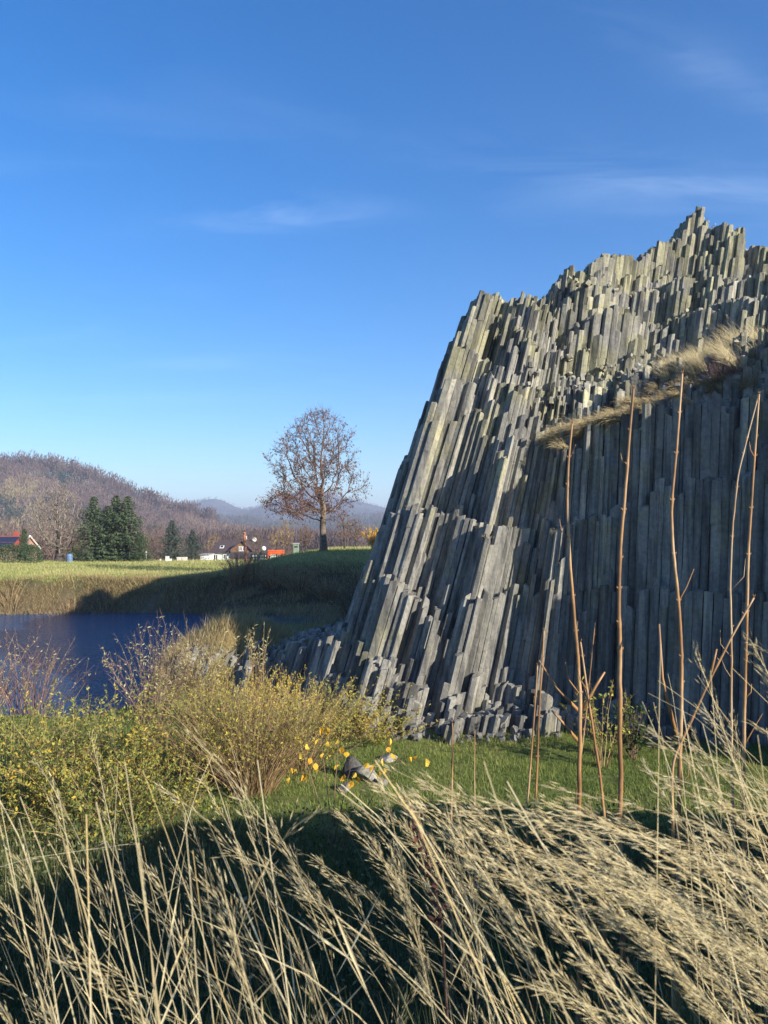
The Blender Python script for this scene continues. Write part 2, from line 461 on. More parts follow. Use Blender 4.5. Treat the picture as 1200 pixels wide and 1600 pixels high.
# ------------------------------------------------------------------ terrain
POND_Z = -6.0
def bank_line(x):      # depth of the far rim of the quarry basin
    return 62.0 + 1.2 * np.sin(np.asarray(x) * 0.21) - 6.0 * sstep(-4, 6, x)
def shore_x(y):        # right-hand shore of the pond
    return np.interp(y, [20, 24, 30, 40, 50, 60, 64], [-8.5, -8.2, -9.0, -10.2, -11.8, -13.2, -14])
def ground_z(x, y):
    x = np.asarray(x, float); y = np.asarray(y, float)
    # field beyond the basin, with the mound the big tree stands on
    field = -3.4 + 2.1 * sstep(-18, -5.0, x) * sstep(56, 68, y) * (1 - sstep(95, 120, y)) \
            - 2.8 * sstep(112, 150, y) - 4.0 * sstep(160, 300, y)
    field = field + 0.25 * (fbm(x / 9, y / 9, 3) - 0.5)
    # quarry floor
    floor = -4.85 + 0.35 * (fbm(x / 3.5, y / 3.5, 5) - 0.5)
    sx = shore_x(y)
    pond = sstep(1.2, -0.8, x - sx) * sstep(20.5, 23.0, y + 0.12 * (x + 9))
    floor = floor - 3.2 * pond
    bl = bank_line(x)
    wdt = 3.0 + 9.0 * sstep(-14, -4, x)
    up = sstep(0, 1, (y - (bl - wdt)) / wdt)
    z = floor * (1 - up) + field * up
    # unseen hill added behind the rock to throw shadow on the far bank
    hl = sstep(0, 1, (x - (4.2 + 0.10 * (y - 30))) / 4.5) * sstep(32.5, 37, y) * (1 - sstep(46, 60, y - 0.15 * np.maximum(x, 0)))
    z = z + hl * (15.3 + 3.0 * sstep(12, 30, x) + 1.2 * (fbm(x / 4, y / 4, 17) - .5))
    # grassy berm left of the rock
    ex = (x + 3.4) / 4.6; ey = (y - 26.6) / (2.4 + 0.5 * (fbm(x / 2, y / 2, 13) - .5))
    hb_ = 1.45 + 0.55 * np.exp(-((x + 5.2) / 1.6) ** 2) + 0.5 * (fbm(x / 1.6, y / 1.6, 15) - .5)
    z = z + hb_ * np.exp(-(np.abs(ex) ** 4) - (np.abs(ey) ** 3))
    # the bank the photographer stands on
    near = -1.62 - 3.25 * sstep(0, 1, (y - 1.3 - 0.25 * np.sin(x * 0.9) + 0.05 * x) / 4.6) 
    m = 1 - sstep(5.5, 6.5, y)
    z = np.where(y < 6.5, np.minimum(near, -1.55) * m + z * (1 - m), z)
    # hillside on the right, out of view, shaped to shade the ground ahead
    rx = [(7.6, -9, 2.5), (8.0, -1, 1.6), (8.8, 2.6, 1.25), (11.2, 5.0, 0.4), (14.5, 5.6, -0.4)]
    bestd = np.full(x.shape, 1e9); bz = np.zeros(x.shape)
    for (a, b2) in zip(rx[:-1], rx[1:]):
        ax, ay, az = a; bx, by, bz2 = b2
        t = np.clip(((x - ax) * (bx - ax) + (y - ay) * (by - ay)) / ((bx - ax) ** 2 + (by - ay) ** 2), 0, 1)
        d = np.hypot(x - ax - t * (bx - ax), y - ay - t * (by - ay))
        # the ridge is broad on the far side
        hz_ = az + t * (bz2 - az)
        bz = np.where(d < bestd, hz_, bz); bestd = np.minimum(d, bestd)
    k = 1 - sstep(0.5, 4.6, bestd)
    z = np.where(bz > z, z + (bz - z) * k, z)
    return z

def axis_pts(knots):
    out = []
    for (a, b, st) in knots:
        n = max(1, int(round((b - a) / st)))
        out += list(np.linspace(a, b, n, endpoint=False))
    out.append(knots[-1][1])
    return np.array(out)
gx = axis_pts([(-9000, -1500, 750), (-1500, -200, 130), (-200, -60, 7), (-60, -16, 1.4), (-16, 14, 0.42), (14, 60, 3), (60, 200, 10), (200, 1500, 130), (1500, 9000, 750)])
gy = axis_pts([(-400, -40, 60), (-40, -8, 4), (-8, 30, 0.42), (30, 75, 0.8), (75, 130, 2.2), (130, 330, 12), (330, 1500, 90), (1500, 12000, 700)])
X, Y = np.meshgrid(gx, gy)
Z = ground_z(X, Y)
mb = MB()
nx, ny = len(gx), len(gy)
idx = np.arange(nx * ny).reshape(ny, nx)
mb.add(np.stack([X, Y, Z], -1).reshape(-1, 3), np.stack([idx[:-1, :-1], idx[:-1, 1:], idx[1:, 1:], idx[1:, :-1]], -1).reshape(-1, 4))
ground = mb.build('ground', M['ground'], smooth=True)
tag(ground, kind='structure')
# ground cover colour by place: meadow, lawn, earth bank, gravel path
slope = np.hypot(np.gradient(Z, axis=0) / np.gradient(gy)[:, None], np.gradient(Z, axis=1) / np.gradient(gx)[None, :])
def blend(c, w, col):
    return c * (1 - w[..., None]) + np.array(col) * w[..., None]
c = np.zeros(X.shape + (3,)) + np.array([0.27, 0.27, 0.095])
c = blend(c, sstep(10, 3, np.abs(Y - 72) ) * 0.5 * fbm(X / 7, Y / 5, 9), [0.26, 0.21, 0.11])
c = blend(c, (Y < 57) * 1.0, [0.13, 0.16, 0.05])
c = blend(c, sstep(0.25, 0.7, slope) * (Y > 8), [0.10, 0.085, 0.05])
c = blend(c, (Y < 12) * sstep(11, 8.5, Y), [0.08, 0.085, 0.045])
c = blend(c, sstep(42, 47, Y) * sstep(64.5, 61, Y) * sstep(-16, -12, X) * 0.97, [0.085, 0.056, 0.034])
pth = sstep(2.6, 1.2, np.abs(Y - (46 + 0.5 * (X + 6)))) * sstep(-11, -9, X) * sstep(4, 1, X)
c = blend(c, pth, [0.10, 0.10, 0.105])
c = blend(c, sstep(2.6, 0.4, np.hypot((X + 3.6) / 3.8, (Y - 26.2) / 2.2)) * 0.9, [0.26, 0.22, 0.10])
c = blend(c, sstep(-5.6, -5.9, Z) * (Y < 64) * (Y > 18), [0.12, 0.11, 0.085])
c = blend(c, sstep(130, 160, Y), [0.12, 0.115, 0.06])
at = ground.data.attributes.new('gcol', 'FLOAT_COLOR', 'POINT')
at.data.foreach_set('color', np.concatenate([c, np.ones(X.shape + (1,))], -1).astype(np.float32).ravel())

# water sheet
mb = MB()
ys = np.linspace(20.0, 64.0, 30)
L = np.stack([np.full(30, -70.0), ys, np.full(30, POND_Z)], 1); Rr = np.stack([shore_x(ys) + 1.6, ys, np.full(30, POND_Z)], 1)
i = np.arange(29)
mb.add(np.concatenate([L, Rr]), np.stack([i, i + 30, i + 31, i + 1], 1))
tag(mb.build('water', M['water']), kind='structure')

# hills: ridge profile in photograph pixels with a distance of its own
def hill(name, prof, d_ridge, d_foot, foot_z, mat, rough, seed, back=1.6):
    pr = np.array([P(px, py, d_ridge) for px, py in prof])
    xs = np.linspace(pr[0, 0], pr[-1, 0], 160)
    top = np.interp(xs, pr[:, 0], pr[:, 2])
    ts = np.concatenate([np.linspace(0, 1, 46), np.linspace(1.03, back, 12)])
    XX, TT = np.meshgrid(xs, ts)
    YY = d_foot + (d_ridge - d_foot) * TT
    prof_t = np.where(TT <= 1, TT ** 1.15, 1 - 0.6 * ((TT - 1) / (back - 1)) ** 1.3)
    ZZ = foot_z + (top[None, :] - foot_z) * prof_t
    ZZ = ZZ + rough * (fbm(XX / (rough * 9), YY / (rough * 9), seed) - 0.5) * np.minimum(1, TT * 3) * np.where(TT > 0.93, 0.3, 1)
    mb = MB(); n1, n2 = len(xs), len(ts)
    id2 = np.arange(n1 * n2).reshape(n2, n1)
    mb.add(np.stack([XX, YY, ZZ], -1).reshape(-1, 3), np.stack([id2[:-1, :-1], id2[:-1, 1:], id2[1:, 1:], id2[1:, :-1]], -1).reshape(-1, 4))
    o = mb.build(name, mat, smooth=True); tag(o, kind='structure')
    return XX, YY, ZZ, TT
H1 = hill('wooded_hill', [(-420, 742), (-250, 730), (-100, 734), (0, 740), (60, 738), (110, 746), (160, 763), (205, 784), (260, 808), (330, 826), (420, 846), (500, 850), (620, 854)], 900, 330, -14, M['hill'], 9, 21)
H2 = hill('distant_hill', [(-300, 800), (150, 805), (225, 786), (290, 790), (318, 781), (332, 778), (346, 780), (362, 789), (385, 797), (420, 790), (452, 773), (485, 764), (520, 772), (560, 784), (620, 797), (700, 800), (900, 815)], 3600, 1900, -12, M['farhill'], 30, 31)
H3 = hill('middle_hill', [(200, 838), (300, 818), (350, 812), (400, 815), (450, 824), (500, 818), (560, 812), (640, 808), (760, 815)], 2000, 1100, -10, M['farhill'], 18, 41)

# ------------------------------------------------------------------ the basalt rock: a field of jointed columns
# tiers of broken tops read off the photograph: (pixel x, pixel y, depth in metres); past the right frame edge, raised to cast shade
T = {}
T[0] = [(255, 1110, 23.4), (285, 1085, 23.4), (340, 1085, 23.4), (425, 1085, 23.4), (480, 1060, 23.2), (540, 1090, 21.8), (590, 1120, 20.0), (650, 1135, 19.0), (760, 1130, 18.9), (850, 1125, 19.3), (900, 1130, 19.3), (960, 1140, 19.10), (1060, 1165, 18.40), (1200, 1190, 17.30), (1320, 1200, 15.90), (1500, 1230, 13.8)]
T[1] = [(255, 1085, 23.6), (285, 1052, 23.6), (340, 1046, 23.6), (425, 1050, 23.6), (470, 1040, 23.6), (488, 1012, 23.5), (520, 1000, 23.4), (556, 996, 22.6), (575, 1030, 21.6), (605, 1050, 20.7), (640, 1085, 20.0), (700, 1095, 19.7), (800, 1080, 19.8), (850, 1085, 19.75), (900, 1100, 19.9), (960, 1090, 19.75), (1060, 1120, 19.00), (1200, 1150, 17.70), (1320, 1160, 16.30), (1500, 1190, 14.2)]
T[2] = [(255, 1075, 23.8), (285, 1042, 23.8), (340, 1036, 23.8), (425, 1040, 23.8), (488, 1010, 23.8), (540, 998, 23.6), (556, 985, 23.4), (575, 935, 22.8), (590, 905, 22.3), (620, 915, 21.4), (660, 950, 20.8), (700, 965, 20.4), (760, 935, 20.2), (800, 930, 20.2), (850, 900, 20.05), (880, 930, 20.00), (960, 920, 19.95), (1060, 930, 19.20), (1200, 930, 17.90), (1320, 930, 16.50), (1500, 930, 14.4)]
T[3] = [(255, 1067, 24.0), (285, 1034, 24.0), (340, 1028, 24.0), (425, 1032, 24.0), (488, 1008, 24.0), (540, 996, 23.9), (556, 975, 23.7), (580, 890, 23.1), (600, 812, 22.6), (640, 792, 21.8), (700, 803, 21.2), (740, 818, 20.9), (760, 830, 20.7), (850, 832, 20.50), (880, 832, 20.30), (960, 800, 20.15), (1060, 760, 19.40), (1200, 740, 18.10), (1320, 740, 16.70), (1500, 740, 14.6)]
T[4] = [(255, 1061, 24.2), (285, 1028, 24.2), (340, 1022, 24.2), (425, 1026, 24.2), (488, 1006, 24.2), (540, 994, 24.1), (560, 958, 23.9), (580, 887, 23.6), (600, 809, 23.2), (622, 735, 22.8), (645, 680, 22.5), (680, 610, 22.2), (700, 585, 22.1), (730, 600, 21.9), (752, 640, 21.8), (775, 690, 21.7), (850, 690, 21.5), (890, 684, 21.1), (950, 660, 20.55), (1000, 645, 20.05), (1060, 635, 19.60), (1130, 628, 19.00), (1200, 618, 18.50), (1320, 590, 17.7), (1350, 470, 17.1), (1500, 430, 15.0)]  # last points, out of view, raised to shadow the right wall
T[5] = [(255, 1057, 24.4), (285, 1024, 24.4), (340, 1018, 24.4), (425, 1022, 24.4), (488, 1004, 24.4), (540, 992, 24.3), (560, 955, 24.1), (580, 885, 23.8), (600, 807, 23.5), (622, 733, 23.1), (645, 678, 22.9), (675, 580, 22.7), (700, 545, 22.6), (730, 540, 22.5), (760, 565, 22.4), (800, 610, 22.6), (850, 612, 23.2), (900, 606, 23.5), (950, 592, 23.5), (1000, 578, 23.2), (1060, 568, 22.6), (1130, 552, 22.0), (1200, 536, 21.4), (1320, 515, 20.4), (1500, 425, 17.6)]
T[6] = [(255, 1054, 24.6), (285, 1021, 24.6), (340, 1015, 24.6), (425, 1019, 24.6), (488, 1002, 24.6), (540, 990, 24.5), (560, 952, 24.3), (580, 882, 24.0), (600, 805, 23.8), (622, 731, 23.5), (645, 676, 23.3), (668, 580, 23.2), (690, 543, 23.1), (712, 500, 23.0), (735, 475, 22.9), (760, 456, 22.9), (776, 485, 22.9), (800, 525, 23.1), (840, 556, 23.6), (870, 556, 24.2), (900, 520, 24.7), (935, 490, 25.0), (985, 470, 25.2), (1005, 500, 25.3), (1080, 488, 25.3), (1130, 470, 25.0), (1200, 462, 24.6), (1320, 440, 23.8), (1500, 370, 22.0)]
T[7] = [(255, 1052, 24.8), (285, 1019, 24.8), (340, 1013, 24.8), (425, 1017, 24.8), (488, 1000, 24.8), (540, 988, 24.7), (560, 950, 24.5), (580, 880, 24.3), (600, 803, 24.1), (622, 729, 23.9), (645, 674, 23.7), (668, 578, 23.6), (690, 541, 23.5), (703, 503, 23.5), (720, 489, 23.5), (735, 464, 23.5), (748, 449, 23.5), (766, 446, 23.6), (785, 462, 23.8), (805, 484, 24.2), (855, 500, 25.0), (880, 480, 25.8), (900, 450, 26.4), (940, 450, 26.8), (1000, 445, 27.2), (1080, 425, 27.6), (1130, 432, 27.5), (1200, 425, 27.0), (1320, 415, 26.6), (1500, 340, 28.0), (1800, 400, 29.4)]
T[8] = [(255, 1051, 25.0), (285, 1018, 25.0), (340, 1012, 25.0), (425, 1016, 25.0), (488, 998, 25.0), (540, 986, 24.9), (560, 948, 24.8), (580, 878, 24.6), (600, 801, 24.5), (622, 727, 24.3), (645, 672, 24.2), (668, 577, 24.1), (690, 540, 24.0), (703, 502, 24.0), (720, 488, 24.0), (735, 463, 24.0), (748, 449, 24.0), (768, 446, 24.1), (785, 455, 24.4), (800, 462, 24.8), (815, 475, 25.2), (835, 478, 25.7), (857, 480, 26.2), (862, 452, 26.6), (878, 430, 26.9), (893, 408, 27.1), (904, 424, 27.3), (917, 428, 27.5), (922, 410, 27.7), (938, 404, 27.9), (944, 390, 28.2), (975, 387, 28.8), (1000, 388, 29.2), (1006, 395, 29.3), (1024, 379, 29.6), (1035, 370, 29.8), (1060, 362, 30.2), (1076, 355, 30.4), (1086, 328, 30.6), (1099, 320, 30.7), (1105, 306, 30.8), (1112, 318, 30.8), (1119, 345, 30.8), (1145, 348, 30.6), (1160, 352, 30.4), (1180, 360, 30.2), (1200, 368, 30.0), (1260, 380, 29.5), (1320, 340, 29.4), (1500, 265, 30), (1800, 225, 30.4), (2000, 250, 30.6)]  # unseen ridge at the end, heightened to shade the far slope
NT = len(T)
for k in range(9):         # the row of stubs runs forward of the buttress corner, in the sun
    T[k] = [(a, b_, c_ - (1.9 if 485 <= a <= 545 else 1.0 if (545 < a < 558 and k < 2) else 0.9 if 465 < a < 485 else 0.0)) for a, b_, c_ in T[k]]
for k in range(7):          # the buttress front is flatter than first read: bring its left part forward
    dref = float(np.interp(700, [q[0] for q in T[k]], [q[2] for q in T[k]]))
    T[k] = [(a, b_, c_ - (0.55 if a > 570 else 0.35 if a > 545 else 0.0) * max(0.0, c_ - dref) if a < 690 else c_) for a, b_, c_ in T[k]]
TW = []
for k in range(NT):
    pts = np.array([P(*q) for q in T[k]])
    TW.append(pts)
def tiers_at(x):
    d = np.array([np.interp(x, t[:, 0], t[:, 1]) for t in TW])
    z = np.array([np.interp(x, t[:, 0], t[:, 2]) for t in TW])
    d = np.maximum.accumulate(d + np.arange(NT)[:, None] * 1e-3, 0); z = np.maximum.accumulate(z, 0)
    return d, z
def lean(u, v):
    a = 0.05 + 0.12 * sstep(21.5, 24.5, v)
    l = np.interp(u, [-3, 0, 3.2, 7.0], [0.315, 0.295, 0.2, 0.0])
    w = sstep(2.8, 6.5, u)
    return l * (1 - w) + a * w
def warp(u, v, h):
    hh = h + 5.0
    x = u + lean(u, v) * hh
    y = v + 0.035 * hh * sstep(20, 24, v)
    return np.stack([x, y, h * np.ones_like(x)], -1)

SPC = 0.212
rows = []
grid = {}
ulo, uhi, vlo, vhi = -8.6, 32.0, 13.2, 33.8
nr = int((vhi - vlo) / SPC); ncl = int((uhi - ulo) / (SPC * 0.866))
PU = np.zeros((nr, ncl)); PV = np.zeros((nr, ncl))
for r in range(nr):
    PU[r] = ulo + np.arange(ncl) * SPC * 0.866
    PV[r] = vlo + (r + 0.5 * (np.arange(ncl) % 2)) * SPC
PU += rng.uniform(-0.24, 0.24, PU.shape) * SPC + 0.09 * (vnoise(PU / .7, PV / .7, 91) - .5)
PV += rng.uniform(-0.24, 0.24, PV.shape) * SPC + 0.09 * (vnoise(PU / .7, PV / .7, 93) - .5)
# top height of every column
rr = rng.random(PU.shape)
cl1 = fbm(PU / 0.9, PV / 0.8, 51, 3) - 0.5
cl2 = fbm(PU / 2.6, PV / 2.0, 57, 2) - 0.5
hi_ = sstep(22.0, 24.5, PV) * sstep(3.0, 6.0, PU)
cl3 = fbm(PU / 2.2, PV / 9.0, 59, 2) - 0.5
flute = vnoise(PU / .5, PV / 5.0, 71) + .6 * vnoise(PU / 1.3, PV / 6.0, 73) - .8
wl_ = 1 - .68 * sstep(3.0, 4.6, PU) * (1 - sstep(21.2, 22.4, PV))
ve = PV + wl_ * ((1.15 - .6 * hi_) * flute + (1.2 - .7 * hi_) * cl1 + (1.5 - .9 * hi_) * cl2) + 3.2 * hi_ * cl3 + (0.18 - .08 * hi_) * (rr - 0.5)
Hc = np.full(PU.shape, 0.0)
inside = None
for it in range(7):
    xt = PU + lean(PU, PV) * (Hc + 5.0)
    d, z = tiers_at(xt.ravel())
    vf = (ve - 0.035 * 0).ravel()
    k = np.clip((d <= vf[None, :]).sum(0) - 1, -1, NT - 1)
    k0 = np.clip(k, 0, NT - 2)
    ii = np.arange(len(k0))
    t = (vf - d[k0, ii]) / np.maximum(d[k0 + 1, ii] - d[k0, ii], 1e-3)
    t = np.clip(t, 0, 1)
    thr_ = np.where(k0 >= 4, 0.84, 0.76); thr_ = np.where(k0 == 4, 0.5, thr_)
    tt = np.clip((t - thr_) / (1 - thr_), 0, 1)
    h = z[k0, ii] + (z[k0 + 1, ii] - z[k0, ii]) * tt
    h = np.where(k < 0, -9.0, h)
    Hn = h.reshape(PU.shape)
    Hc = np.where(np.abs(Hc - Hn) > 0, 0.5 * Hc + 0.5 * np.maximum(Hn, -6.0), Hc) if it < 6 else Hn
dS, zS = tiers_at((PU + lean(PU, PV) * (np.maximum(Hc, -5) + 5)).ravel())
behind = (PV.ravel() > dS[NT - 1] + 2.0).reshape(PU.shape)
zcap = zS[NT - 1].reshape(PU.shape)
# neighbours tend to break at the same joint level
stepz = 0.55 + 0.5 * vnoise(PU / 3.0, PV / 3.0, 63)
ph = vnoise(PU / 1.1, PV / 1.1, 67) * 2.0
Hq = np.round((Hc + ph) / stepz) * stepz - ph
Hc = np.where(rr < 0.6 * (1 - hi_), Hq, Hc) + (rr - 0.5) * (0.28 - .06 * hi_) - .5 * hi_ * (rng.random(PU.shape) < .07)
Hc = np.minimum(Hc, zcap + 0.12 + 0.22 * (rng.random(PU.shape) > 0.8))
gz0 = ground_z(PU, PV)
exist = (~behind) & (Hc > gz0 - 0.15)
XB = PU + lean(PU, PV) * 1.0
exist &= XB > -6.5
exist &= (PU < 13.5) | (PV > 28.2)

def cell(r, q):
    """Voronoi cell of a column clipped by its grid neighbours"""
    cxp, cyp = PU[r, q], PV[r, q]
    poly = [(-.3, -.3), (.3, -.3), (.3, .3), (-.3, .3)]
    for dr in (-2, -1, 0, 1, 2):
        r2 = r + dr
        if r2 < 0 or r2 >= nr: continue
        for dq in (-2, -1, 0, 1, 2):
            q2 = q + dq
            if (dr == 0 and dq == 0) or q2 < 0 or q2 >= ncl: continue
            nx_, ny_ = PU[r2, q2] - cxp, PV[r2, q2] - cyp
            c_ = (nx_ * nx_ + ny_ * ny_) / 2
            if c_ > 0.09: continue
            out = []
            n_ = len(poly)
            for i_ in range(n_):
                a = poly[i_]; b_ = poly[(i_ + 1) % n_]
                da = a[0] * nx_ + a[1] * ny_ - c_; db = b_[0] * nx_ + b_[1] * ny_ - c_
                if da <= 0: out.append(a)
                if (da < 0) != (db < 0) and da != db:
                    s_ = da / (da - db); out.append((a[0] + (b_[0] - a[0]) * s_, a[1] + (b_[1] - a[1]) * s_))
            poly = out
            if len(poly) < 3: return None
    # drop very short edges
    res = []
    for i_ in range(len(poly)):
        a = poly[i_]; b_ = poly[(i_ + 1) % len(poly)]
        if math.hypot(a[0] - b_[0], a[1] - b_[1]) > 0.035: res.append(a)
    return np.array(res) if len(res) >= 4 else None

# how far each column stands clear of its neighbours
Hpad = np.where(exist, Hc, gz0 - 0.3)
nb = np.full(PU.shape, 1e9); front = np.full(PU.shape, 1e9)
for dr in (-1, 0, 1):
    for dq in (-1, 0, 1):
        if dr == 0 and dq == 0: continue
        sh = np.roll(np.roll(Hpad, -dr, 0), -dq, 1)
        nb = np.minimum(nb, sh)
        if dr == -1 or (dr == 0 and dq != 0): front = np.minimum(front, sh)
expo = np.clip(Hc - np.minimum(front, Hc), 0, 9)
wx = PU + lean(PU, PV) * (Hc + 5)
pxs = 600 + 1200 * wx / PV
score = np.where(exist & (pxs < 1215) & (pxs > 420), np.minimum(expo, 5) / PV, -1)
thr = np.sort(score.ravel())[::-1][300]
rock = empty('basalt_rock', (6, 22, -4.8), 'tall grey rock of leaning basalt columns rising in jagged tiers above the lawn', 'rock')
rest = MB()
def column_mesh(mb, r, q, rs):
    pl = cell(r, q)
    if pl is None: return False
    H_ = float(Hc[r, q]); zb = min(float(nb[r, q]), H_ - 0.25) - 0.25
    zb = max(zb, float(gz0[r, q]) - 0.4)
    if zb > H_ - 0.2: zb = H_ - 0.3
    n_ = len(pl)
    # joints
    zs = [zb]; zc = zb
    while True:
        zc += rs.uniform(0.5, 2.6)
        if zc > H_ - 0.3: break
        zs.append(zc)
    zs.append(H_)
    tint0 = rs.random() * 0.75 + 0.12
    sc0 = rs.uniform(0.91, 0.985)
    tx, ty = rs.uniform(-0.35, 0.35), rs.uniform(-0.45, 0.25)
    if rs.random() < .25: tx, ty = tx * 2.4, ty * 2.0
    for a, b_ in zip(zs[:-1], zs[1:]):
        top = b_ == H_
        off = np.array([rs.uniform(-.011, .011), rs.uniform(-.011, .011)])
        s1 = sc0 * rs.uniform(0.975, 1.0); s2 = sc0 * rs.uniform(0.975, 1.0)
        rings = [(a, s1 * (0.95 if a > zb else 1)), (a + 0.015, s1), ((a + b_) / 2, (s1 + s2) / 2 * 0.993), (b_ - (0.02 if top else 0.015), s2), (b_, s2 * (0.94 if top else 0.95))]
        vs = []
        for z_, s_ in rings:
            p2 = pl * s_ + off
            jit = np.array([[rs.uniform(-.004, .004), rs.uniform(-.004, .004)] for _ in range(n_)])
            p2 = p2 + jit
            zz_ = np.full(n_, z_)
            if top and z_ > (a + b_) / 2 + 1e-6: zz_ = zz_ + p2[:, 0] * tx + p2[:, 1] * ty + np.array([rs.uniform(-.012, .012) for _ in range(n_)])
            vs.append(warp(PU[r, q] + p2[:, 0], PV[r, q] + p2[:, 1], zz_))
        fs = []
        for lv in range(len(rings) - 1):
            for i_ in range(n_):
                j_ = (i_ + 1) % n_
                fs.append([lv * n_ + i_, lv * n_ + j_, lv * n_ + n_ + j_, lv * n_ + n_ + i_])
        fs.append([(len(rings) - 1) * n_ + i_ for i_ in range(n_)])
        mb.poly(np.concatenate(vs), fs, min(1, max(0, tint0 + rs.uniform(-.14, .14))))
    return True
rs = random.Random(5)
ncol = 0
for r in range(1, nr - 1):
    for q in range(1, ncl - 1):
        if not exist[r, q]: continue
        if score[r, q] > thr and ncol < 300:
            mb = MB()
            if column_mesh(mb, r, q, rs):
                put(mb, 'column', M['rock'], rock); ncol += 1
        else:
            column_mesh(rest, r, q, rs)
o = put(rest, 'column_field', M['rock'], rock); o['kind'] = 'stuff'

# surface finder on the rock: top height of the column under a world point
exi = np.argwhere(exist)
TOPS = np.stack([wx[exist], PV[exist] + 0.035 * (Hc[exist] + 5) * sstep(20, 24, PV[exist]), Hc[exist]], 1)
def rock_top_near(px, py, tol=14):
    pr_x = 600 + 1200 * TOPS[:, 0] / TOPS[:, 1]
    v_ = TOPS[:, 2] / TOPS[:, 1]
    pr_y = 840 - 1200 * v_
    dd = np.hypot(pr_x - px, pr_y - py) + 3.0 * (TOPS[:, 1] - TOPS[:, 1].min()) * 0
    return TOPS[np.argmin(dd)]
# loose broken blocks lying on the ledges and at the foot
rub = MB()
def block(mb, c, s, rs, tint):
    n_ = rs.choice([5, 6]); an = np.arange(n_) / n_ * 2 * np.pi + rs.uniform(0, 1)
    rad = np.array([rs.uniform(.75, 1.1) for _ in range(n_)]) * s
    h_ = s * rs.uniform(.6, 2.2)
    bt = np.stack([np.cos(an) * rad, np.sin(an) * rad, np.full(n_, -h_ / 2)], 1)
    tp = bt * np.array([.86, .86, -1]) + np.array([0, 0, rs.uniform(-.1, .1) * s])
    v = np.concatenate([bt, tp])
    e = Vector((rs.uniform(-1, 1), rs.uniform(-1, 1), rs.uniform(-.6, .6))).normalized()
    from mathutils import Quaternion
    Q = np.array(Quaternion(e, rs.uniform(0, 1.9)).to_matrix())
    v = v @ Q.T + np.asarray(c)
    fs = [[i_, (i_ + 1) % n_, n_ + (i_ + 1) % n_, n_ + i_] for i_ in range(n_)] + [list(range(n_))[::-1], [n_ + i_ for i_ in range(n_)]]
    mb.poly(v, fs, tint)
for _ in range(150):
    px, py = rs.choice([(rs.uniform(880, 1080), rs.uniform(560, 610)), (rs.uniform(880, 1000), rs.uniform(430, 470)), (rs.uniform(800, 1000), rs.uniform(540, 640)), (rs.uniform(1040, 1200), rs.uniform(470, 540))])
    tpt = rock_top_near(px, py)
    block(rub, tpt + np.array([rs.uniform(-.15, .15), rs.uniform(-.2, .05), 0.05]), rs.uniform(.05, .12), rs, rs.random())
for _ in range(90):
    px = rs.uniform(590, 880); xx = P(px, 1120, 19.0)[0]
    yy = np.interp(xx, TW[0][:, 0], TW[0][:, 1]) + rs.uniform(-.55, .5)
    block(rub, (xx, yy, float(ground_z(xx, yy)) + 0.04), rs.uniform(.03, .14), rs, rs.random() * .45)
o = put(rub, 'loose_rubble', M['rock'], rock); o['kind'] = 'stuff'

# ------------------------------------------------------------------ growth helpers
def gz(x, y):
    return float(ground_z(np.array([x]), np.array([y]))[0])
def unit(n, r=rng):
    v = r.normal(size=(n, 3)); return v / np.linalg.norm(v, axis=1, keepdims=True)

def colonize(r, att, trunk, step, infl, kill, iters, up=0.12):
    """space colonisation: a trunk polyline grows branches towards points spread through the crown"""
    pos_ = [np.array(p, float) for p in trunk]; par = [-1] + list(range(len(trunk) - 1))
    nch = [1] * len(trunk)
    att = att.copy(); alive = np.ones(len(att), bool)
    N = np.array(pos_)
    D = np.linalg.norm(att[:, None] - N[None], axis=2)
    near = D.argmin(1); nd = D.min(1)
    for it in range(iters):
        a = np.where(alive & (nd < infl))[0]
        if len(a) == 0: break
        dirs = {}
        vec = att[a] - np.array(pos_)[near[a]]
        vec /= np.maximum(np.linalg.norm(vec, axis=1, keepdims=True), 1e-6)
        new = []
        for n_ in np.unique(near[a]):
            if nch[n_] > 3: continue
            v = vec[near[a] == n_].sum(0)
            l = np.linalg.norm(v)
            if l < 1e-4: continue
            v = v / l + r.normal(size=3) * 0.16 + np.array([0, 0, up])
            v /= np.linalg.norm(v)
            p = pos_[n_] + v * step
            new.append(p); pos_.append(p); par.append(int(n_)); nch.append(0); nch[n_] += 1
        if not new: break
        new = np.array(new); base = len(pos_) - len(new)
        dn = np.linalg.norm(att[:, None] - new[None], axis=2)
        m_ = dn.min(1); am = dn.argmin(1)
        b = m_ < nd
        nd = np.where(b, m_, nd); near = np.where(b, base + am, near)
        alive &= nd > kill
    return np.array(pos_), np.array(par)
def pipe(par, r0, ex=2.3):
    n = len(par); acc = np.zeros(n); kids = np.zeros(n, int)
    for i in range(n - 1, 0, -1):
        if kids[i] == 0: acc[i] = r0 ** ex
        acc[par[i]] += acc[i]; kids[par[i]] += 1
    return np.maximum(acc, r0 ** ex) ** (1 / ex), kids

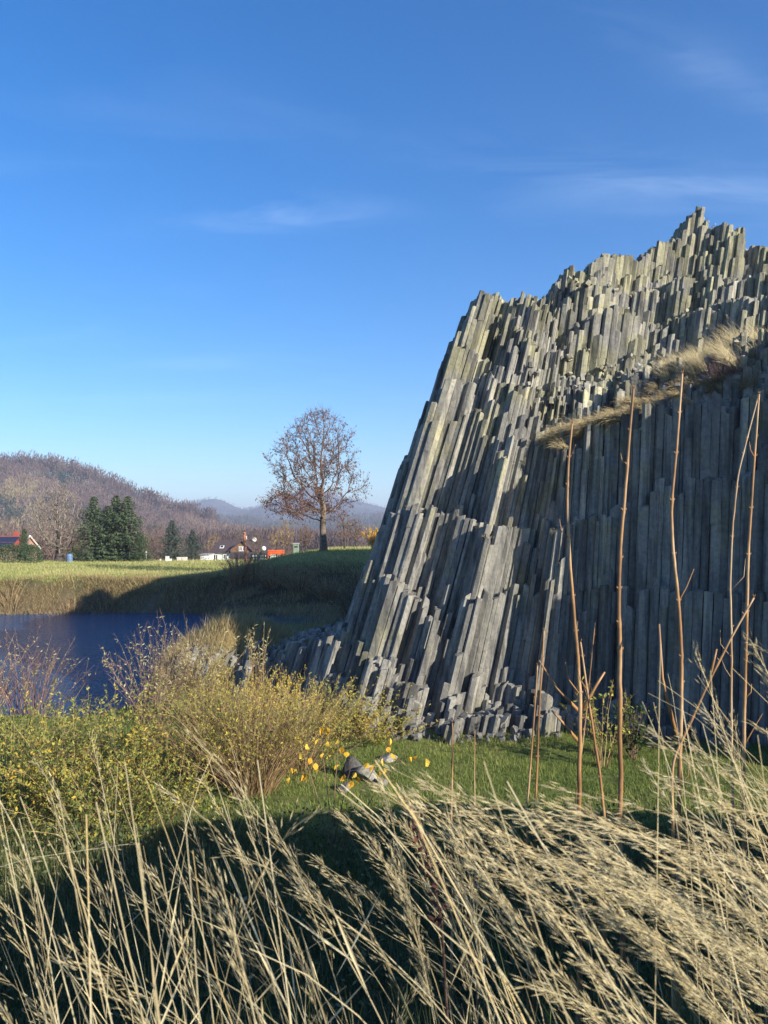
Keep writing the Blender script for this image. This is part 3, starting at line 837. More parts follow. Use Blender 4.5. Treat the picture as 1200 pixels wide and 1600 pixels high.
def bare_tree(name, base, h, crown_pts, label, cat, group, r0, trunk_r, step, infl, kill, iters, mats, leaf=None, twigs=3, twig_len=0.5, seed=1, clear=0.25, bend=0.15, natt=900):
    """tree with bare branches; crown_pts(r, n) gives points of the crown relative to the base"""
    r = np.random.default_rng(seed)
    base = np.array(base, float)
    nt_ = max(3, int(h * clear / step) + 2)
    tr = [base + np.array([bend * math.sin(i * 0.7), 0.1 * math.cos(i), i * step]) - np.array([0, 0, 0.15 if i == 0 else 0]) for i in range(nt_)]
    att = crown_pts(r, natt) + base
    N, par = colonize(r, att, tr, step, infl, kill, iters)
    rad, kids = pipe(par, r0)
    sc_ = trunk_r / rad[0]
    if sc_ < 1: rad = np.maximum(rad * sc_ ** np.clip((rad / rad[0]) ** 0.5, 0, 1), r0 * .7)
    else: rad = rad * (1 + (sc_ - 1) * (rad / rad[0]))
    root = empty(name, tuple(base), label, cat, group)
    tb, cb = MB(), MB()
    ch = np.arange(1, len(N)); pa = par[1:]
    big = rad[ch] > trunk_r * 0.42
    flare = lambda z: 1 + 0.55 * np.exp(-np.maximum(z - base[2], 0) / (0.05 * h))
    A, B = N[pa], N[ch]
    ra = np.minimum(rad[pa], rad[ch] * 1.5); rb = rad[ch]
    tb.segs(A[big], B[big] + (B[big] - A[big]) * 0.03, ra[big] * flare(A[big][:, 2]), rb[big] * flare(B[big][:, 2]), 9, r.random(big.sum()))
    cb.segs(A[~big], B[~big] + (B[~big] - A[~big]) * 0.05, ra[~big], rb[~big], 4, r.random((~big).sum()))
    # fine twigs
    th = np.where(rad < r0 * 3.2)[0]; th = th[th >= nt_]
    if len(th) and twigs:
        src = np.repeat(th, twigs)
        dr_ = N[src] - N[par[src]]; dr_ /= np.maximum(np.linalg.norm(dr_, axis=1, keepdims=True), 1e-6)
        dd = dr_ + unit(len(src), r) * 0.8 + np.array([0, 0, 0.25]); dd /= np.linalg.norm(dd, axis=1, keepdims=True)
        ln = twig_len * r.uniform(.5, 1.3, len(src))
        m1 = N[src] + dd * ln[:, None] * .5
        d2 = dd + unit(len(src), r) * 0.45; d2 /= np.linalg.norm(d2, axis=1, keepdims=True)
        e1 = m1 + d2 * ln[:, None] * .5
        cb.segs(N[src], m1, r0 * .8, r0 * .65, 3, r.random(len(src)))
        cb.segs(m1, e1, r0 * .65, r0 * .4, 3, r.random(len(src)))
    put(tb, 'trunk', mats[0], root, smooth=True)
    crown = put(cb, 'crown', mats[1], root)
    if leaf and len(th):
        lmat, frac, L_, W_, bias = leaf
        lb = MB()
        pts = np.concatenate([m1, e1]); 
        pr_ = frac * bias((pts - base) / h)
        kk = r.random(len(pts)) < pr_
        pts = pts[kk]
        pts = np.concatenate([pts, pts + r.normal(size=pts.shape) * 0.06])
        lb.leaves(pts, unit(len(pts), r) * .6 + np.array([0, 0, -.7]), unit(len(pts), r), L_ * r.uniform(.6, 1.3, len(pts)), W_ * r.uniform(.6, 1.3, len(pts)), np.clip(r.normal(.45, .28, len(pts)), 0, 1))
        o_ = lb.build('leaves', lmat); o_.parent = crown; o_['kind'] = 'stuff'
    return root

def ellipsoid_pts(c, rad, power=0.45, low_cut=None):
    def f(r, n):
        d = unit(n, r) * (r.random(n) ** power)[:, None]
        return d * np.array(rad) + np.array(c)
    return f

def spruce(name, base, h, w, label, group, mat, seed, n_whorl=26):
    r = np.random.default_rng(seed); base = np.array(base, float)
    root = empty(name, tuple(base), label, 'spruce tree', group)
    tb = MB(); tb.tube([base + [0, 0, -.2], base + [0, 0, h * .5], base + [0, 0, h * .99]], [w * .035, w * .022, .01], 7)
    put(tb, 'trunk', M['bark_dark'], root)
    cb = MB()
    zs_ = np.linspace(0.02, 0.985, n_whorl) ** 0.92
    for z_ in zs_:
        nb_ = 9 if z_ < .8 else 6
        rad_ = w / 2 * (1 - z_) ** 0.85 * r.uniform(.72, 1.12) * (.9 + .25 * math.sin(z_ * 23 + seed)) + 0.1
        for a in np.arange(nb_) / nb_ * 2 * np.pi + r.uniform(0, 1):
            L_ = rad_ * r.uniform(.7, 1.15)
            dir_ = np.array([math.cos(a), math.sin(a), 0])
            n_ = int(14 + 62 * L_ / (w / 2))
            t_ = r.random(n_) ** 0.75
            droop = 0.10 - 0.42 * (1 - z_)
            p_ = base + np.array([0, 0, z_ * h]) + dir_ * (t_ * L_)[:, None] + np.array([0, 0, 1.0]) * (droop * L_ * t_ + 0.22 * L_ * t_ ** 3)[:, None]
            side = np.array([-dir_[1], dir_[0], 0])
            p_ = p_ + side * (r.normal(size=n_) * .17 * L_ * (1.1 - t_))[:, None] + r.normal(size=(n_, 3)) * 0.05
            dd = dir_ * .8 + side * r.normal(size=n_)[:, None] * .8 + np.array([0, 0, -.45]) + r.normal(size=(n_, 3)) * .25
            s_ = h * 0.042
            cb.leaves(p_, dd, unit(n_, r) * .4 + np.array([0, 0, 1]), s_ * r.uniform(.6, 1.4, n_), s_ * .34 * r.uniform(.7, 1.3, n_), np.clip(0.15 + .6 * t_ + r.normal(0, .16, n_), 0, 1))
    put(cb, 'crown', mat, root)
    return root

def clump(name, base, n, h, spread, flop, label, cat, group, twig_mat, leaf=None, r0=0.008, seed=1, side=4, lenvar=0.35, base_w=0.3, wiggle=0.05, curve=1.6, two_leaf=None):
    """many-stemmed shrub: curved stems with side twigs and leaves"""
    r = np.random.default_rng(seed); base = np.array(base, float)
    root = empty(name, tuple(base), label, cat, group)
    K = 7
    an = r.uniform(0, 2 * np.pi, n); rd = np.sqrt(r.random(n))
    b = base + np.stack([np.cos(an) * rd * base_w, np.sin(an) * rd * base_w, np.zeros(n) - .08], 1)
    b[:, 2] = ground_z(b[:, 0], b[:, 1]) - .05
    out = np.stack([np.cos(an), np.sin(an), np.zeros(n)], 1) * (rd * spread)[:, None] + r.normal(size=(n, 3)) * np.array([flop, flop, 0])
    ln = h * (1 - lenvar * r.random(n)) * (1 - .25 * rd ** 2)
    t_ = np.linspace(0, 1, K)
    pts = b[:, None] + out[:, None] * (t_ ** curve)[None, :, None] + np.array([0, 0, 1.0]) * (ln[:, None] * t_[None])[:, :, None]
    pts = pts + np.cumsum(r.normal(size=(n, K, 3)) * wiggle * h / K, 1) * (t_ > 0)[None, :, None]
    rad = r0 * (1.05 - .8 * t_)
    tb = MB(); tn = r.random(n)
    for i in range(K - 1):
        tb.segs(pts[:, i], pts[:, i + 1], rad[i], rad[i + 1], 4 if r0 > .012 else 3, np.clip(tn + .15 * (t_[i] - .5), 0, 1))
    # side twigs
    m_ = n * side
    si = r.integers(0, n, m_); tt_ = r.uniform(.3, 1, m_) * (K - 1 - 1e-3)
    i0 = tt_.astype(int); f_ = (tt_ - i0)[:, None]
    p0 = pts[si, i0] * (1 - f_) + pts[si, i0 + 1] * f_
    sd = pts[si, i0 + 1] - pts[si, i0]; sd /= np.linalg.norm(sd, axis=1, keepdims=True)
    dd = sd + unit(m_, r) * .6; dd /= np.linalg.norm(dd, axis=1, keepdims=True)
    tl = h * r.uniform(.06, .2, m_)
    p1 = p0 + dd * tl[:, None]
    tb.segs(p0, p1, r0 * .45, r0 * .22, 3, tn[si])
    stems = put(tb, 'stems', twig_mat, root); stems['kind'] = 'stuff'
    for lf in (leaf, two_leaf):
        if not lf: continue
        lmat, nl, L_, W_, lo, mean, sdv, nm = lf
        lb = MB()
        q = r.random(nl) < .55
        k1 = r.integers(0, m_, nl); f1 = r.random(nl)[:, None]
        pl = p0[k1] * (1 - f1) + p1[k1] * f1
        k2 = r.integers(0, n, nl); t2 = (lo + (1 - lo) * r.random(nl)) * (K - 1 - 1e-3); j0 = t2.astype(int); g_ = (t2 - j0)[:, None]
        pl2 = pts[k2, j0] * (1 - g_) + pts[k2, j0 + 1] * g_
        okz = (pl[:, 2] - base[2]) > lo * h
        pc = np.where((q & okz)[:, None], pl, pl2)
        lb.leaves(pc, unit(nl, r) * .8 + np.array([0, 0, .35]), unit(nl, r), L_ * r.uniform(.5, 1.3, nl), W_ * r.uniform(.5, 1.3, nl), np.clip(r.normal(mean, sdv, nl) - .07 + .5 * (vnoise(pc[:, 0] * 2.2, pc[:, 2] * 2.2 + pc[:, 1], 5) - .5), 0, 1))
        o_ = lb.build(nm, lmat); o_.parent = root; o_.location = -Vector(root.location); o_['kind'] = 'stuff'
    return root

# ------------------------------------------------------------------ far woods on the hills (one mass)
fr = np.random.default_rng(77)
def proto(kind, r):
    m_ = MB()
    if kind == 'fine':
        m_.segs([[0, 0, 0]], [[0, 0, .6]], .02, .008, 3)
        k = 26
        d = unit(k, r) * np.array([.34, .34, .42]) + np.array([0, 0, .6])
        s0 = np.stack([np.zeros(k), np.zeros(k), r.uniform(.08, .4, k)], 1)
        md = s0 * .5 + d * .5 + r.normal(size=(k, 3)) * .03 - np.array([0, 0, .04])
        m_.segs(s0, md, .008, .006, 3); m_.segs(md, d, .006, .003, 3)
        k2 = 150; q = r.integers(0, k, k2); f = r.random(k2)[:, None]
        p = md[q] * (1 - f) + d[q] * f
        dd = (d - md)[q]; dd = dd / np.linalg.norm(dd, axis=1, keepdims=True) + unit(k2, r) * .7
        m_.leaves(p, dd, unit(k2, r), r.uniform(.08, .2, k2), r.uniform(.005, .011, k2))
    elif kind == 'bare':
        m_.segs([[0, 0, 0]], [[0, 0, .75]], .018, .008, 3)
        k = 46
        d = unit(k, r) * (r.random(k) ** .4)[:, None] * np.array([.30, .30, .40]) + np.array([0, 0, .62])
        o_ = d - np.array([0, 0, .25]); o_ /= np.linalg.norm(o_, axis=1, keepdims=True)
        m_.leaves(d, o_ + unit(k, r) * .4, unit(k, r), r.uniform(.14, .26, k), r.uniform(.02, .045, k))
    else:
        k = 44
        t_ = r.random(k); a = r.uniform(0, 6.28, k)
        rr_ = .17 * (1 - t_) * r.uniform(.3, 1, k)
        d = np.stack([np.cos(a) * rr_, np.sin(a) * rr_, .05 + .93 * t_], 1)
        m_.leaves(d, np.stack([np.cos(a), np.sin(a), -.6 * np.ones(k)], 1), unit(k, r) * .3 + np.array([0, 0, 1]), r.uniform(.09, .2, k), r.uniform(.05, .1, k))
        m_.leaves(np.array([[0, 0, .7]]), np.array([[0, 0, 1.0]]), np.array([[0, 1.0, 0]]), .3, .06)
    v = np.concatenate(m_.v); fs = []; off = 0
    l = np.concatenate(m_.loops).reshape(-1, 4)
    return v, l
PB = [proto('bare', fr) for _ in range(6)]; PC = [proto('con', fr) for _ in range(3)]; PF = [proto('fine', fr) for _ in range(6)]
wood = MB()
def plant(x, y, z, h, kind, tint):
    for kd, PR in ((0, PB), (1, PC), (2, PF)):
        for vi in range(len(PR)):
            s_ = np.where((kind == kd) & (np.arange(len(x)) % len(PR) == vi))[0]
            if len(s_) == 0: continue
            v, l = PR[vi]
            a = fr.uniform(0, 6.28, len(s_))
            ca, sa = np.cos(a)[:, None], np.sin(a)[:, None]
            wx_ = fr.uniform(.8, 1.35, len(s_))[:, None]
            V = np.stack([(v[None, :, 0] * ca - v[None, :, 1] * sa) * wx_ * h[s_][:, None] + x[s_][:, None], (v[None, :, 0] * sa + v[None, :, 1] * ca) * wx_ * h[s_][:, None] + y[s_][:, None], v[None, :, 2] * h[s_][:, None] + z[s_][:, None]], -1)
            F = (np.arange(len(s_)) * len(v))[:, None, None] + l[None]
            tn = np.repeat(tint[s_], len(v)) 
            wood.add(V.reshape(-1, 3), F.reshape(-1, 4), tn)
def hill_sample(H, n, tlo, thi, pxlo, pxhi):
    XX, YY, ZZ, TT = H
    j = fr.uniform(0, XX.shape[1] - 1.001, n * 3); t = fr.uniform(tlo, thi, n * 3)
    ti = np.interp(t, TT[:, 0], np.arange(TT.shape[0]))
    ti = np.minimum(ti, TT.shape[0] - 1.001)
    i0 = ti.astype(int); fi = ti - i0; j0 = j.astype(int); fj = j - j0
    def bl(A): return (A[i0, j0] * (1 - fj) + A[i0, j0 + 1] * fj) * (1 - fi) + (A[i0 + 1, j0] * (1 - fj) + A[i0 + 1, j0 + 1] * fj) * fi
    x, y, z = bl(XX), bl(YY), bl(ZZ)
    px = 600 + 1200 * x / y
    k = (px > pxlo) & (px < pxhi)
    return x[k][:n], y[k][:n], z[k][:n]
x, y, z = hill_sample(H1, 5200, 0.0, 1.06, -90, 640)
nz = fbm(x / 60, y / 60, 71, 3)
conif = ((nz > 0.57) & (fr.random(len(x)) < .8)) | (fr.random(len(x)) < .03)
tint = np.clip(0.36 + 1.0 * (fbm(x / 90, y / 70, 75) - .5) + fr.normal(0, .13, len(x)), 0, .7)
pxx = 600 + 1200 * x / y; pyy = 840 - 1200 * z / y
larch = (pxx < 70) & (pyy > 770) & (pyy < 850) & (fr.random(len(x)) < .65)
tint = np.where(larch, fr.uniform(.72, .8, len(x)), tint)
tint = np.where(conif, fr.uniform(.86, 1, len(x)), tint)
plant(x, y, z - 1, fr.uniform(9, 17, len(x)) * np.where(conif, .9, 1), conif.astype(int), tint)
# crest trees stand out against the sky
x, y, z = hill_sample(H1, 420, 0.97, 1.03, -90, 330)
plant(x, y, z - 1, fr.uniform(14, 25, len(x)), np.zeros(len(x), int), np.clip(fr.normal(.25, .1, len(x)), 0, .5))
x, y, z = hill_sample(H3, 2200, 0.0, 1.05, 180, 700)
plant(x, y, z - 1, fr.uniform(12, 22, len(x)), (fr.random(len(x)) < .5).astype(int), np.where(fr.random(len(x)) < .5, fr.uniform(.86, 1, len(x)), fr.uniform(.1, .5, len(x))))
x, y, z = hill_sample(H2, 3000, 0.3, 1.0, 100, 700)
plant(x, y, z - 4, fr.uniform(12, 20, len(x)), (fr.random(len(x)) < .5).astype(int), np.where(fr.random(len(x)) < .5, fr.uniform(.86, 1, len(x)), fr.uniform(.1, .5, len(x))))
# low leafless thickets behind the field
n = 620
px = fr.uniform(-60, 620, n); y = fr.uniform(150, 320, n); x = (px - 600) / 1200 * y
z = ground_z(x, y)
hh = fr.uniform(5, 11, n) * np.where(px > 400, .5, np.where(px > 270, .62, 1.0))
k = ~((px > 300) & (px < 425) & (y < 190))
plant(x[k], y[k], z[k] - .3, hh[k], np.full(k.sum(), 2), np.clip(fr.normal(.42, .16, k.sum()), 0, .7))
o = wood.build('far_woods', M['forest']); tag(o, 'leafless brown woods covering the far hillsides', 'woods', kind='stuff')

# ------------------------------------------------------------------ middle distance
FIELD = 'field'
def gp(px, d):
    """point on the ground at pixel column px and depth d"""
    x = (px - 600) / 1200 * d
    return np.array([x, d, gz(x, d)])

# the large half-bare tree on the mound
def crown_big(r, n):
    h = 12.9
    out = []
    while len(out) < n:
        t = r.random(); a = r.uniform(0, 2 * np.pi); q = math.sqrt(r.random())
        z = 0.22 + 0.78 * t
        w = np.interp(z, [0.2, .30, .36, .45, .55, .7, .85, .93, 1.0], [2.6, 4.4, 4.9, 3.8, 3.7, 3.6, 2.7, 1.7, .5])
        xo = np.interp(z, [0.2, .35, .5, .7, 1.0], [-1.4, -1.2, -.5, -.7, -.3])
        w = w * (.5 + .95 * float(vnoise(a * 1.3, z * 6, 99)))
        out.append([math.cos(a) * q * w * 1.0 + xo, math.sin(a) * q * w, z * h])
    return np.array(out)
b = gp(505, 69)
bare_tree('half_bare_tree', b, 12.9, crown_big, 'large half-bare tree with withered brown leaves on the grassy mound', 'tree', None, 0.014, 0.28, 0.33, 3.4, 0.58, 70, (M['bark'], M['twig']),
          leaf=(M['leaf_brown'], 0.6, 0.17, 0.09, lambda q: np.clip(1.4 - 1.15 * q[:, 2], .3, 1)), twigs=5, twig_len=.85, seed=4, clear=.3, bend=.05, natt=1050)
# big bare tree by the spruces
def crown_left(r, n):
    d = unit(n, r) * (r.random(n) ** .42)[:, None] * np.array([3.9, 3.6, 5.0]) + np.array([-.2, 0, 5.9])
    return d
bare_tree('bare_tree', gp(93, 110), 10.8, crown_left, 'big leafless tree with spreading dark limbs beside the spruces', 'tree', None, 0.022, 0.55, .4, 3.2, .55, 60, (M['bark_dark'], M['twig_grey']), twigs=3, twig_len=.8, seed=9, clear=.12, bend=.1, natt=1300)
# smaller bare trees round the house
for i, (px, d, h, w, lab) in enumerate([
    (432, 92, 3.9, 2.2, 'pale leafless shrub tree standing behind the red bench'),
    (449, 88, 4.4, 2.0, 'leafless shrub tree between the red bench and the green bin'),
    (402, 120, 4.4, 2.2, 'dark leafless tree in front of the brown roof ridge'),
    (380, 165, 8.4, 3.6, 'tall leafless tree rising behind the brown-roofed house'),
    (334, 172, 7.6, 4.2, 'broad leafless tree rising behind the twin spruces'),
    (538, 84, 4.3, 2.0, 'small leafless tree just beyond the big half-bare tree'),
    (556, 92, 3.6, 2.0, 'low leafless tree near the golden bush'),
    (478, 90, 3.4, 2.0, 'low leafless tree beyond the green bin')]):
    bare_tree('bare_tree', gp(px, d), h, ellipsoid_pts((0, 0, h * .6), (w * .5, w * .5, h * .42)), lab, 'tree', 'leafless trees round the house',
              0.012 + 0.00004 * d, h * .022, h * .05, h * .4, h * .07, 40, (M['bark_dark'], M['twig_tan'] if i in (0, 1, 4) else M['twig']), twigs=3, twig_len=h * .09, seed=40 + i, clear=.15, bend=.03, natt=320)
# spruces
for i, (px, d, top, wpx, lab, mt) in enumerate([
    (146, 110, 776, 64, 'dense dark spruce at the bare-tree end of the spruce clump', 'needle'),
    (168, 114, 790, 56, 'slightly lower spruce in the middle of the spruce clump', 'needle'),
    (181, 111, 774, 54, 'tall slim-topped spruce in the middle of the spruce clump', 'needle'),
    (199, 110, 775, 62, 'tall spruce at the house end of the spruce clump', 'needle'),
    (219, 108, 832, 34, 'small low spruce at the foot of the spruce clump', 'needle'),
    (269, 116, 813, 44, 'pointed spruce standing beside the bluish spruce', 'needle_blue'),
    (301, 120, 828, 42, 'bluish spruce with shaggy drooping boughs near the white annex', 'needle_blue'),
    (38, 124, 826, 22, 'thin dark conifer in front of the red-roofed house', 'needle')]):
    bb = gp(px, d); h = P(px, top, d)[2] - bb[2]
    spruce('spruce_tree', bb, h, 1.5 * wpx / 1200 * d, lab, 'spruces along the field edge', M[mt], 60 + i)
# hedge
root = empty('hedge', tuple(gp(15, 100)), 'long clipped green hedge in front of the red-roofed house', 'hedge')
hb, tb = MB(), MB()
n = 9000
px = rng.uniform(-60, 66, n); hx = (px - 600) / 1200 * 100
top = (2.35 + .35 * (fbm(px / 14, px * 0, 83) - .5) * 2) * np.clip((68 - px) / 8, .5, 1) ** .6
zc = rng.random(n) ** .7 * top; yo = rng.normal(0, .55, n) * (1.1 - zc / 2.6)
p_ = np.stack([hx, 100 + yo, ground_z(hx, 100 + yo) + zc], 1)
hb.leaves(p_, unit(n) + np.array([0, 0, .3]), unit(n), rng.uniform(.1, .26, n), rng.uniform(.06, .14, n), np.clip(rng.normal(.45, .2, n), 0, 1))
put(hb, 'foliage', M['needle'], root)
for px_ in np.arange(-50, 60, 9):
    q = gp(px_, 100); tb.segs([q], [q + [0.1, 0, 1.4]], .05, .02, 4)
put(tb, 'stems', M['bark_dark'], root)
# golden bushes
clump('golden_bush', gp(586, 74), 26, 2.6, 1.0, .25, 'golden-leaved bush on the rim beside the rock', 'bush', None, M['twig'], leaf=(M['leaf_gold'], 1500, .16, .11, .12, .5, .25, 'leaves'), r0=.02, seed=91)
clump('golden_bush', gp(116, 118), 20, 3.4, 1.0, .25, 'small golden bush between the leafless tree and the spruces', 'bush', None, M['twig'], leaf=(M['leaf_gold'], 900, .2, .14, .25, .4, .2, 'leaves'), r0=.02, seed=92)

# plain materials for man-made things
M['roof_brown'] = m_plain('brown_roof', (0.075, 0.055, 0.055), .75, 3, .3)
M['wall_green'] = m_plain('pale_green_render', (0.52, 0.60, 0.53), .9, 1.2, .1)
M['wood_brown'] = m_plain('brown_boarding', (0.17, 0.095, 0.06), .85, 4, .3)
M['white'] = m_plain('white_paint', (0.72, 0.72, 0.70), .7, 2, .08)
M['glass'] = m_plain('window_glass', (0.03, 0.035, 0.04), .12, 2, .2, spec=.6)
M['red_roof'] = m_plain('red_tiles', (0.30, 0.065, 0.045), .8, 2, .25)
M['solar'] = m_plain('solar_glass', (0.02, 0.03, 0.055), .18, 2, .2, spec=.6)
M['bench_red'] = m_plain('red_orange_boards', (0.62, 0.115, 0.035), .6, 6, .25)
M['metal_dark'] = m_plain('dark_metal', (0.05, 0.05, 0.05), .55, 6, .25)
M['metal_grey'] = m_plain('galvanised_metal', (0.38, 0.38, 0.37), .5, 6, .15)
M['bin_green'] = m_plain('grey_green_paint', (0.20, 0.28, 0.21), .6, 4, .18)
M['post_wood'] = m_plain('red_brown_post', (0.36, 0.17, 0.11), .8, 5, .25)
M['brick'] = m_plain('dull_brick', (0.34, 0.22, 0.17), .9, 2, .25)
M['blue'] = m_plain('blue_plastic', (0.10, 0.17, 0.30), .5, 4, .15)
M['globe'] = m_plain('opal_globe', (0.8, 0.8, 0.78), .4, 4, .05)
M['concrete'] = m_plain('pale_concrete', (0.52, 0.5, 0.46), .9, 3, .15)

# brown-roofed house: one pixel is 0.125 m at 150 m
HD = 150.0
def hp(px, py): q = P(px, py, HD); return q[0], q[2]
house = empty('house', (hp(370, 880)[0], HD + 4, -6.2), 'pale green house with dark brown roof and a boarded gable beyond the field', 'house')
x0, ze = hp(328, 862); x1, zr = hp(430, 843); zg = gz(x0, HD) - .3
m_ = MB(); m_.box(((x0 + x1) / 2 + .2, HD + 4, (zg + ze) / 2), (x1 - x0 - .6, 7.6, ze - zg)); put(m_, 'wall', M['wall_green'], house)
m_ = MB()
xr0 = hp(336, 843)[0]; xr1 = x1 + .2
rv = [[x0 - .2, HD - .35, ze - .05], [x1 + .4, HD - .35, ze - .05], [xr1, HD + 4, zr], [xr0, HD + 4, zr], [x0 - .2, HD + 8.35, ze - .05], [x1 + .4, HD + 8.35, ze - .05]]
rv = rv + [[a, b_, c_ - .18] for a, b_, c_ in rv]
m_.poly(rv, [[0, 1, 2, 3], [3, 2, 5, 4], [0, 3, 4], [1, 5, 2], [6, 9, 8, 7], [9, 10, 11, 8], [0, 6, 7, 1], [4, 5, 11, 10], [0, 4, 10, 9, 6], [1, 7, 8, 11, 5]])
roof = put(m_, 'roof', M['roof_brown'], house)
# boarded gable with its own small roof
gx0, gzb = hp(361, 863); gx1, gzt = hp(393, 845.5)
gm = (gx0 + gx1) / 2 + .3
m_ = MB()
g = [[gx0, HD - .6, gzb - .3], [gx1, HD - .6, gzb - .3], [gx1, HD - .6, gzb + .55], [gm, HD - .6, gzt], [gx0, HD - .6, gzb + .55]]
g2 = [[a, HD + 3.5, c_] for a, b_, c_ in g]
m_.poly(g + g2, [[0, 1, 2, 3, 4], [9, 8, 7, 6, 5], [0, 5, 6, 1], [1, 6, 7, 2], [0, 4, 9, 5]])
put(m_, 'gable', M['wood_brown'], house)
m_ = MB()
for sgn, xe in ((-1, gx0 - .35), (1, gx1 + .35)):
    zl = gzb + .35
    v = [[gm, HD - 1.0, gzt + .16], [xe, HD - 1.0, zl], [xe, HD + 3.6, zl], [gm, HD + 3.6, gzt + .16]]
    v = v + [[a, b_, c_ - .15] for a, b_, c_ in v]
    m_.poly(v, [[0, 1, 2, 3] if sgn < 0 else [3, 2, 1, 0], [4, 7, 6, 5] if sgn < 0 else [5, 6, 7, 4], [0, 4, 5, 1], [1, 5, 6, 2], [2, 6, 7, 3]])
put(m_, 'gable_roof', M['roof_brown'], house)
def window(px, py, w, h_, root, d=HD, dy=-.06, frame=M['white']):
    q = P(px, py, d)
    f = MB(); f.box((q[0], q[1] + dy, q[2] + h_ / 2), (w + .22, .08, .11)); f.box((q[0], q[1] + dy, q[2] - h_ / 2), (w + .22, .08, .11))
    f.box((q[0] - w / 2, q[1] + dy, q[2]), (.11, .08, h_ - .11)); f.box((q[0] + w / 2, q[1] + dy, q[2]), (.11, .08, h_ - .11)); f.box((q[0], q[1] + dy, q[2]), (.07, .07, h_ - .11))
    o_ = put(f, 'window', frame, root)
    g_ = MB(); g_.box((q[0], q[1] + dy + .05, q[2]), (w - .02, .04, h_ - .02)); sub(g_, 'pane', M['glass'], o_)
window(337, 871, .85, 1.1, house, HD + .2, -.08); window(352, 870, .7, .9, house, HD + .2, -.08)
window(376, 857.5, .55, .8, house, HD - .6, -.06); window(381.5, 857.5, .5, .8, house, HD - .6, -.06)
window(404, 870, .8, .9, house, HD + .2, -.08); window(415, 870, .8, .9, house, HD + .2, -.08)
# skylight in the roof slope
sl_ = math.atan2(zr - ze, 4.35)
q = P(347, 855, HD + 1.4); f = MB(); f.box((q[0], HD + 1.30, ze + (1.30 + .35) * math.tan(sl_) + .02), (.75, 1.0, .1), rx=sl_)
o_ = put(f, 'skylight', M['white'], house); f = MB(); f.box((q[0], HD + 1.30, ze + 1.65 * math.tan(sl_) + .07), (.5, .74, .06), rx=sl_); sub(f, 'pane', M['glass'], o_)
f = MB(); f.box((hp(372, 845)[0] + .6, HD + 4.4, zr + .25), (.6, .6, .9)); o_ = put(f, 'chimney', M['concrete'], house)
# dish on the ridge
q = P(398, 843, HD + 3); f = MB()
an = np.arange(12) / 12 * 2 * np.pi
f.poly([[q[0], q[1] + .12, q[2]]] + [[q[0] + .42 * math.cos(a), q[1], q[2] + .42 * math.sin(a)] for a in an] + [[q[0], q[1] + .2, q[2]]], [[0, 1 + i, 1 + (i + 1) % 12] for i in range(12)] + [[13, 1 + (i + 1) % 12, 1 + i] for i in range(12)])
f.segs([[q[0], q[1] + .15, q[2]]], [[q[0], q[1] + .6, q[2] - .9]], .04, .04, 5)
put(f, 'satellite_dish', M['white'], house)
# white annex and lean-to
def flat_building(name, px0, px1, pt, pb, d, dep, wall, roofm, label, slope_=.25, cat='shed'):
    a = P(px0, pt, d); b_ = P(px1, pb, d); zg_ = min(gz(a[0], d), b_[2]) - .3
    rt = empty(name, ((a[0] + b_[0]) / 2, d + dep / 2, zg_), label, cat)
    m_ = MB(); m_.box(((a[0] + b_[0]) / 2, d + dep / 2, (zg_ + a[2]) / 2), (b_[0] - a[0], dep, a[2] - zg_)); put(m_, 'wall', wall, rt)
    m_ = MB(); m_.box(((a[0] + b_[0]) / 2, d + dep / 2, a[2] + .06 + slope_ * .5), (b_[0] - a[0] + .4, dep + .5, .12), rx=math.atan2(slope_, dep)); put(m_, 'roof', roofm, rt)
    m_ = MB(); m_.box((a[0] + (b_[0] - a[0]) * .35, d - .03, zg_ + 1.2), (.9, .06, 1.9)); put(m_, 'door', M['metal_dark'], rt)
    return rt
flat_building('annex', 313, 327, 867, 877, 146, 3.5, M['white'], M['metal_grey'], 'low white annex beside the pale green house', .1)
flat_building('lean_to_shed', 359, 391, 871.5, 878, 143, 2.6, M['wood_brown'], M['roof_brown'], 'low brown lean-to shed in front of the pale green house', .8)
# red-roofed house with solar panels
RD = 132.0
def rp(px, py): q = P(px, py, RD); return q[0], q[2]
rx0, rze = rp(-70, 856); rx1, rzr = rp(30, 837)
rh = empty('house', (rp(0, 880)[0], RD + 4, -6), 'brick house with red tiled roof carrying solar panels behind the hedge', 'house')
zg = gz(rx0, RD) - .5
m_ = MB()
yv = RD + 4
m_.poly([[rx0, RD + .4, zg], [rx1 - .3, RD + .4, zg], [rx1 - .3, RD + 7.6, zg], [rx0, RD + 7.6, zg], [rx0, RD + .4, rze], [rx1 - .3, RD + .4, rze], [rx1 - .3, RD + 7.6, rze], [rx0, RD + 7.6, rze], [rx1 - .3, yv, rzr - .15], [rx0, yv, rzr - .15]],
        [[0, 1, 5, 4], [1, 2, 6, 8, 5], [2, 3, 7, 6], [3, 0, 4, 9, 7]])
put(m_, 'wall', M['brick'], rh)
m_ = MB()
v = [[rx0 - .3, RD - .1, rze - .2], [rx1, RD - .1, rze - .2], [rx1, yv, rzr], [rx0 - .3, yv, rzr], [rx1, RD + 8.1, rze - .2], [rx0 - .3, RD + 8.1, rze - .2]]
v = v + [[a, b_, c_ - .2] for a, b_, c_ in v]
m_.poly(v, [[0, 1, 2, 3], [3, 2, 4, 5], [6, 9, 8, 7], [9, 11, 10, 8], [0, 6, 7, 1], [1, 7, 8, 10, 4, 2], [5, 4, 10, 11], [0, 3, 5, 11, 9, 6]])
rroof = put(m_, 'roof', M['red_roof'], rh)
ang = math.atan2(rzr - rze + .2, 4.1)
pxw = 8.4 * RD / 1200
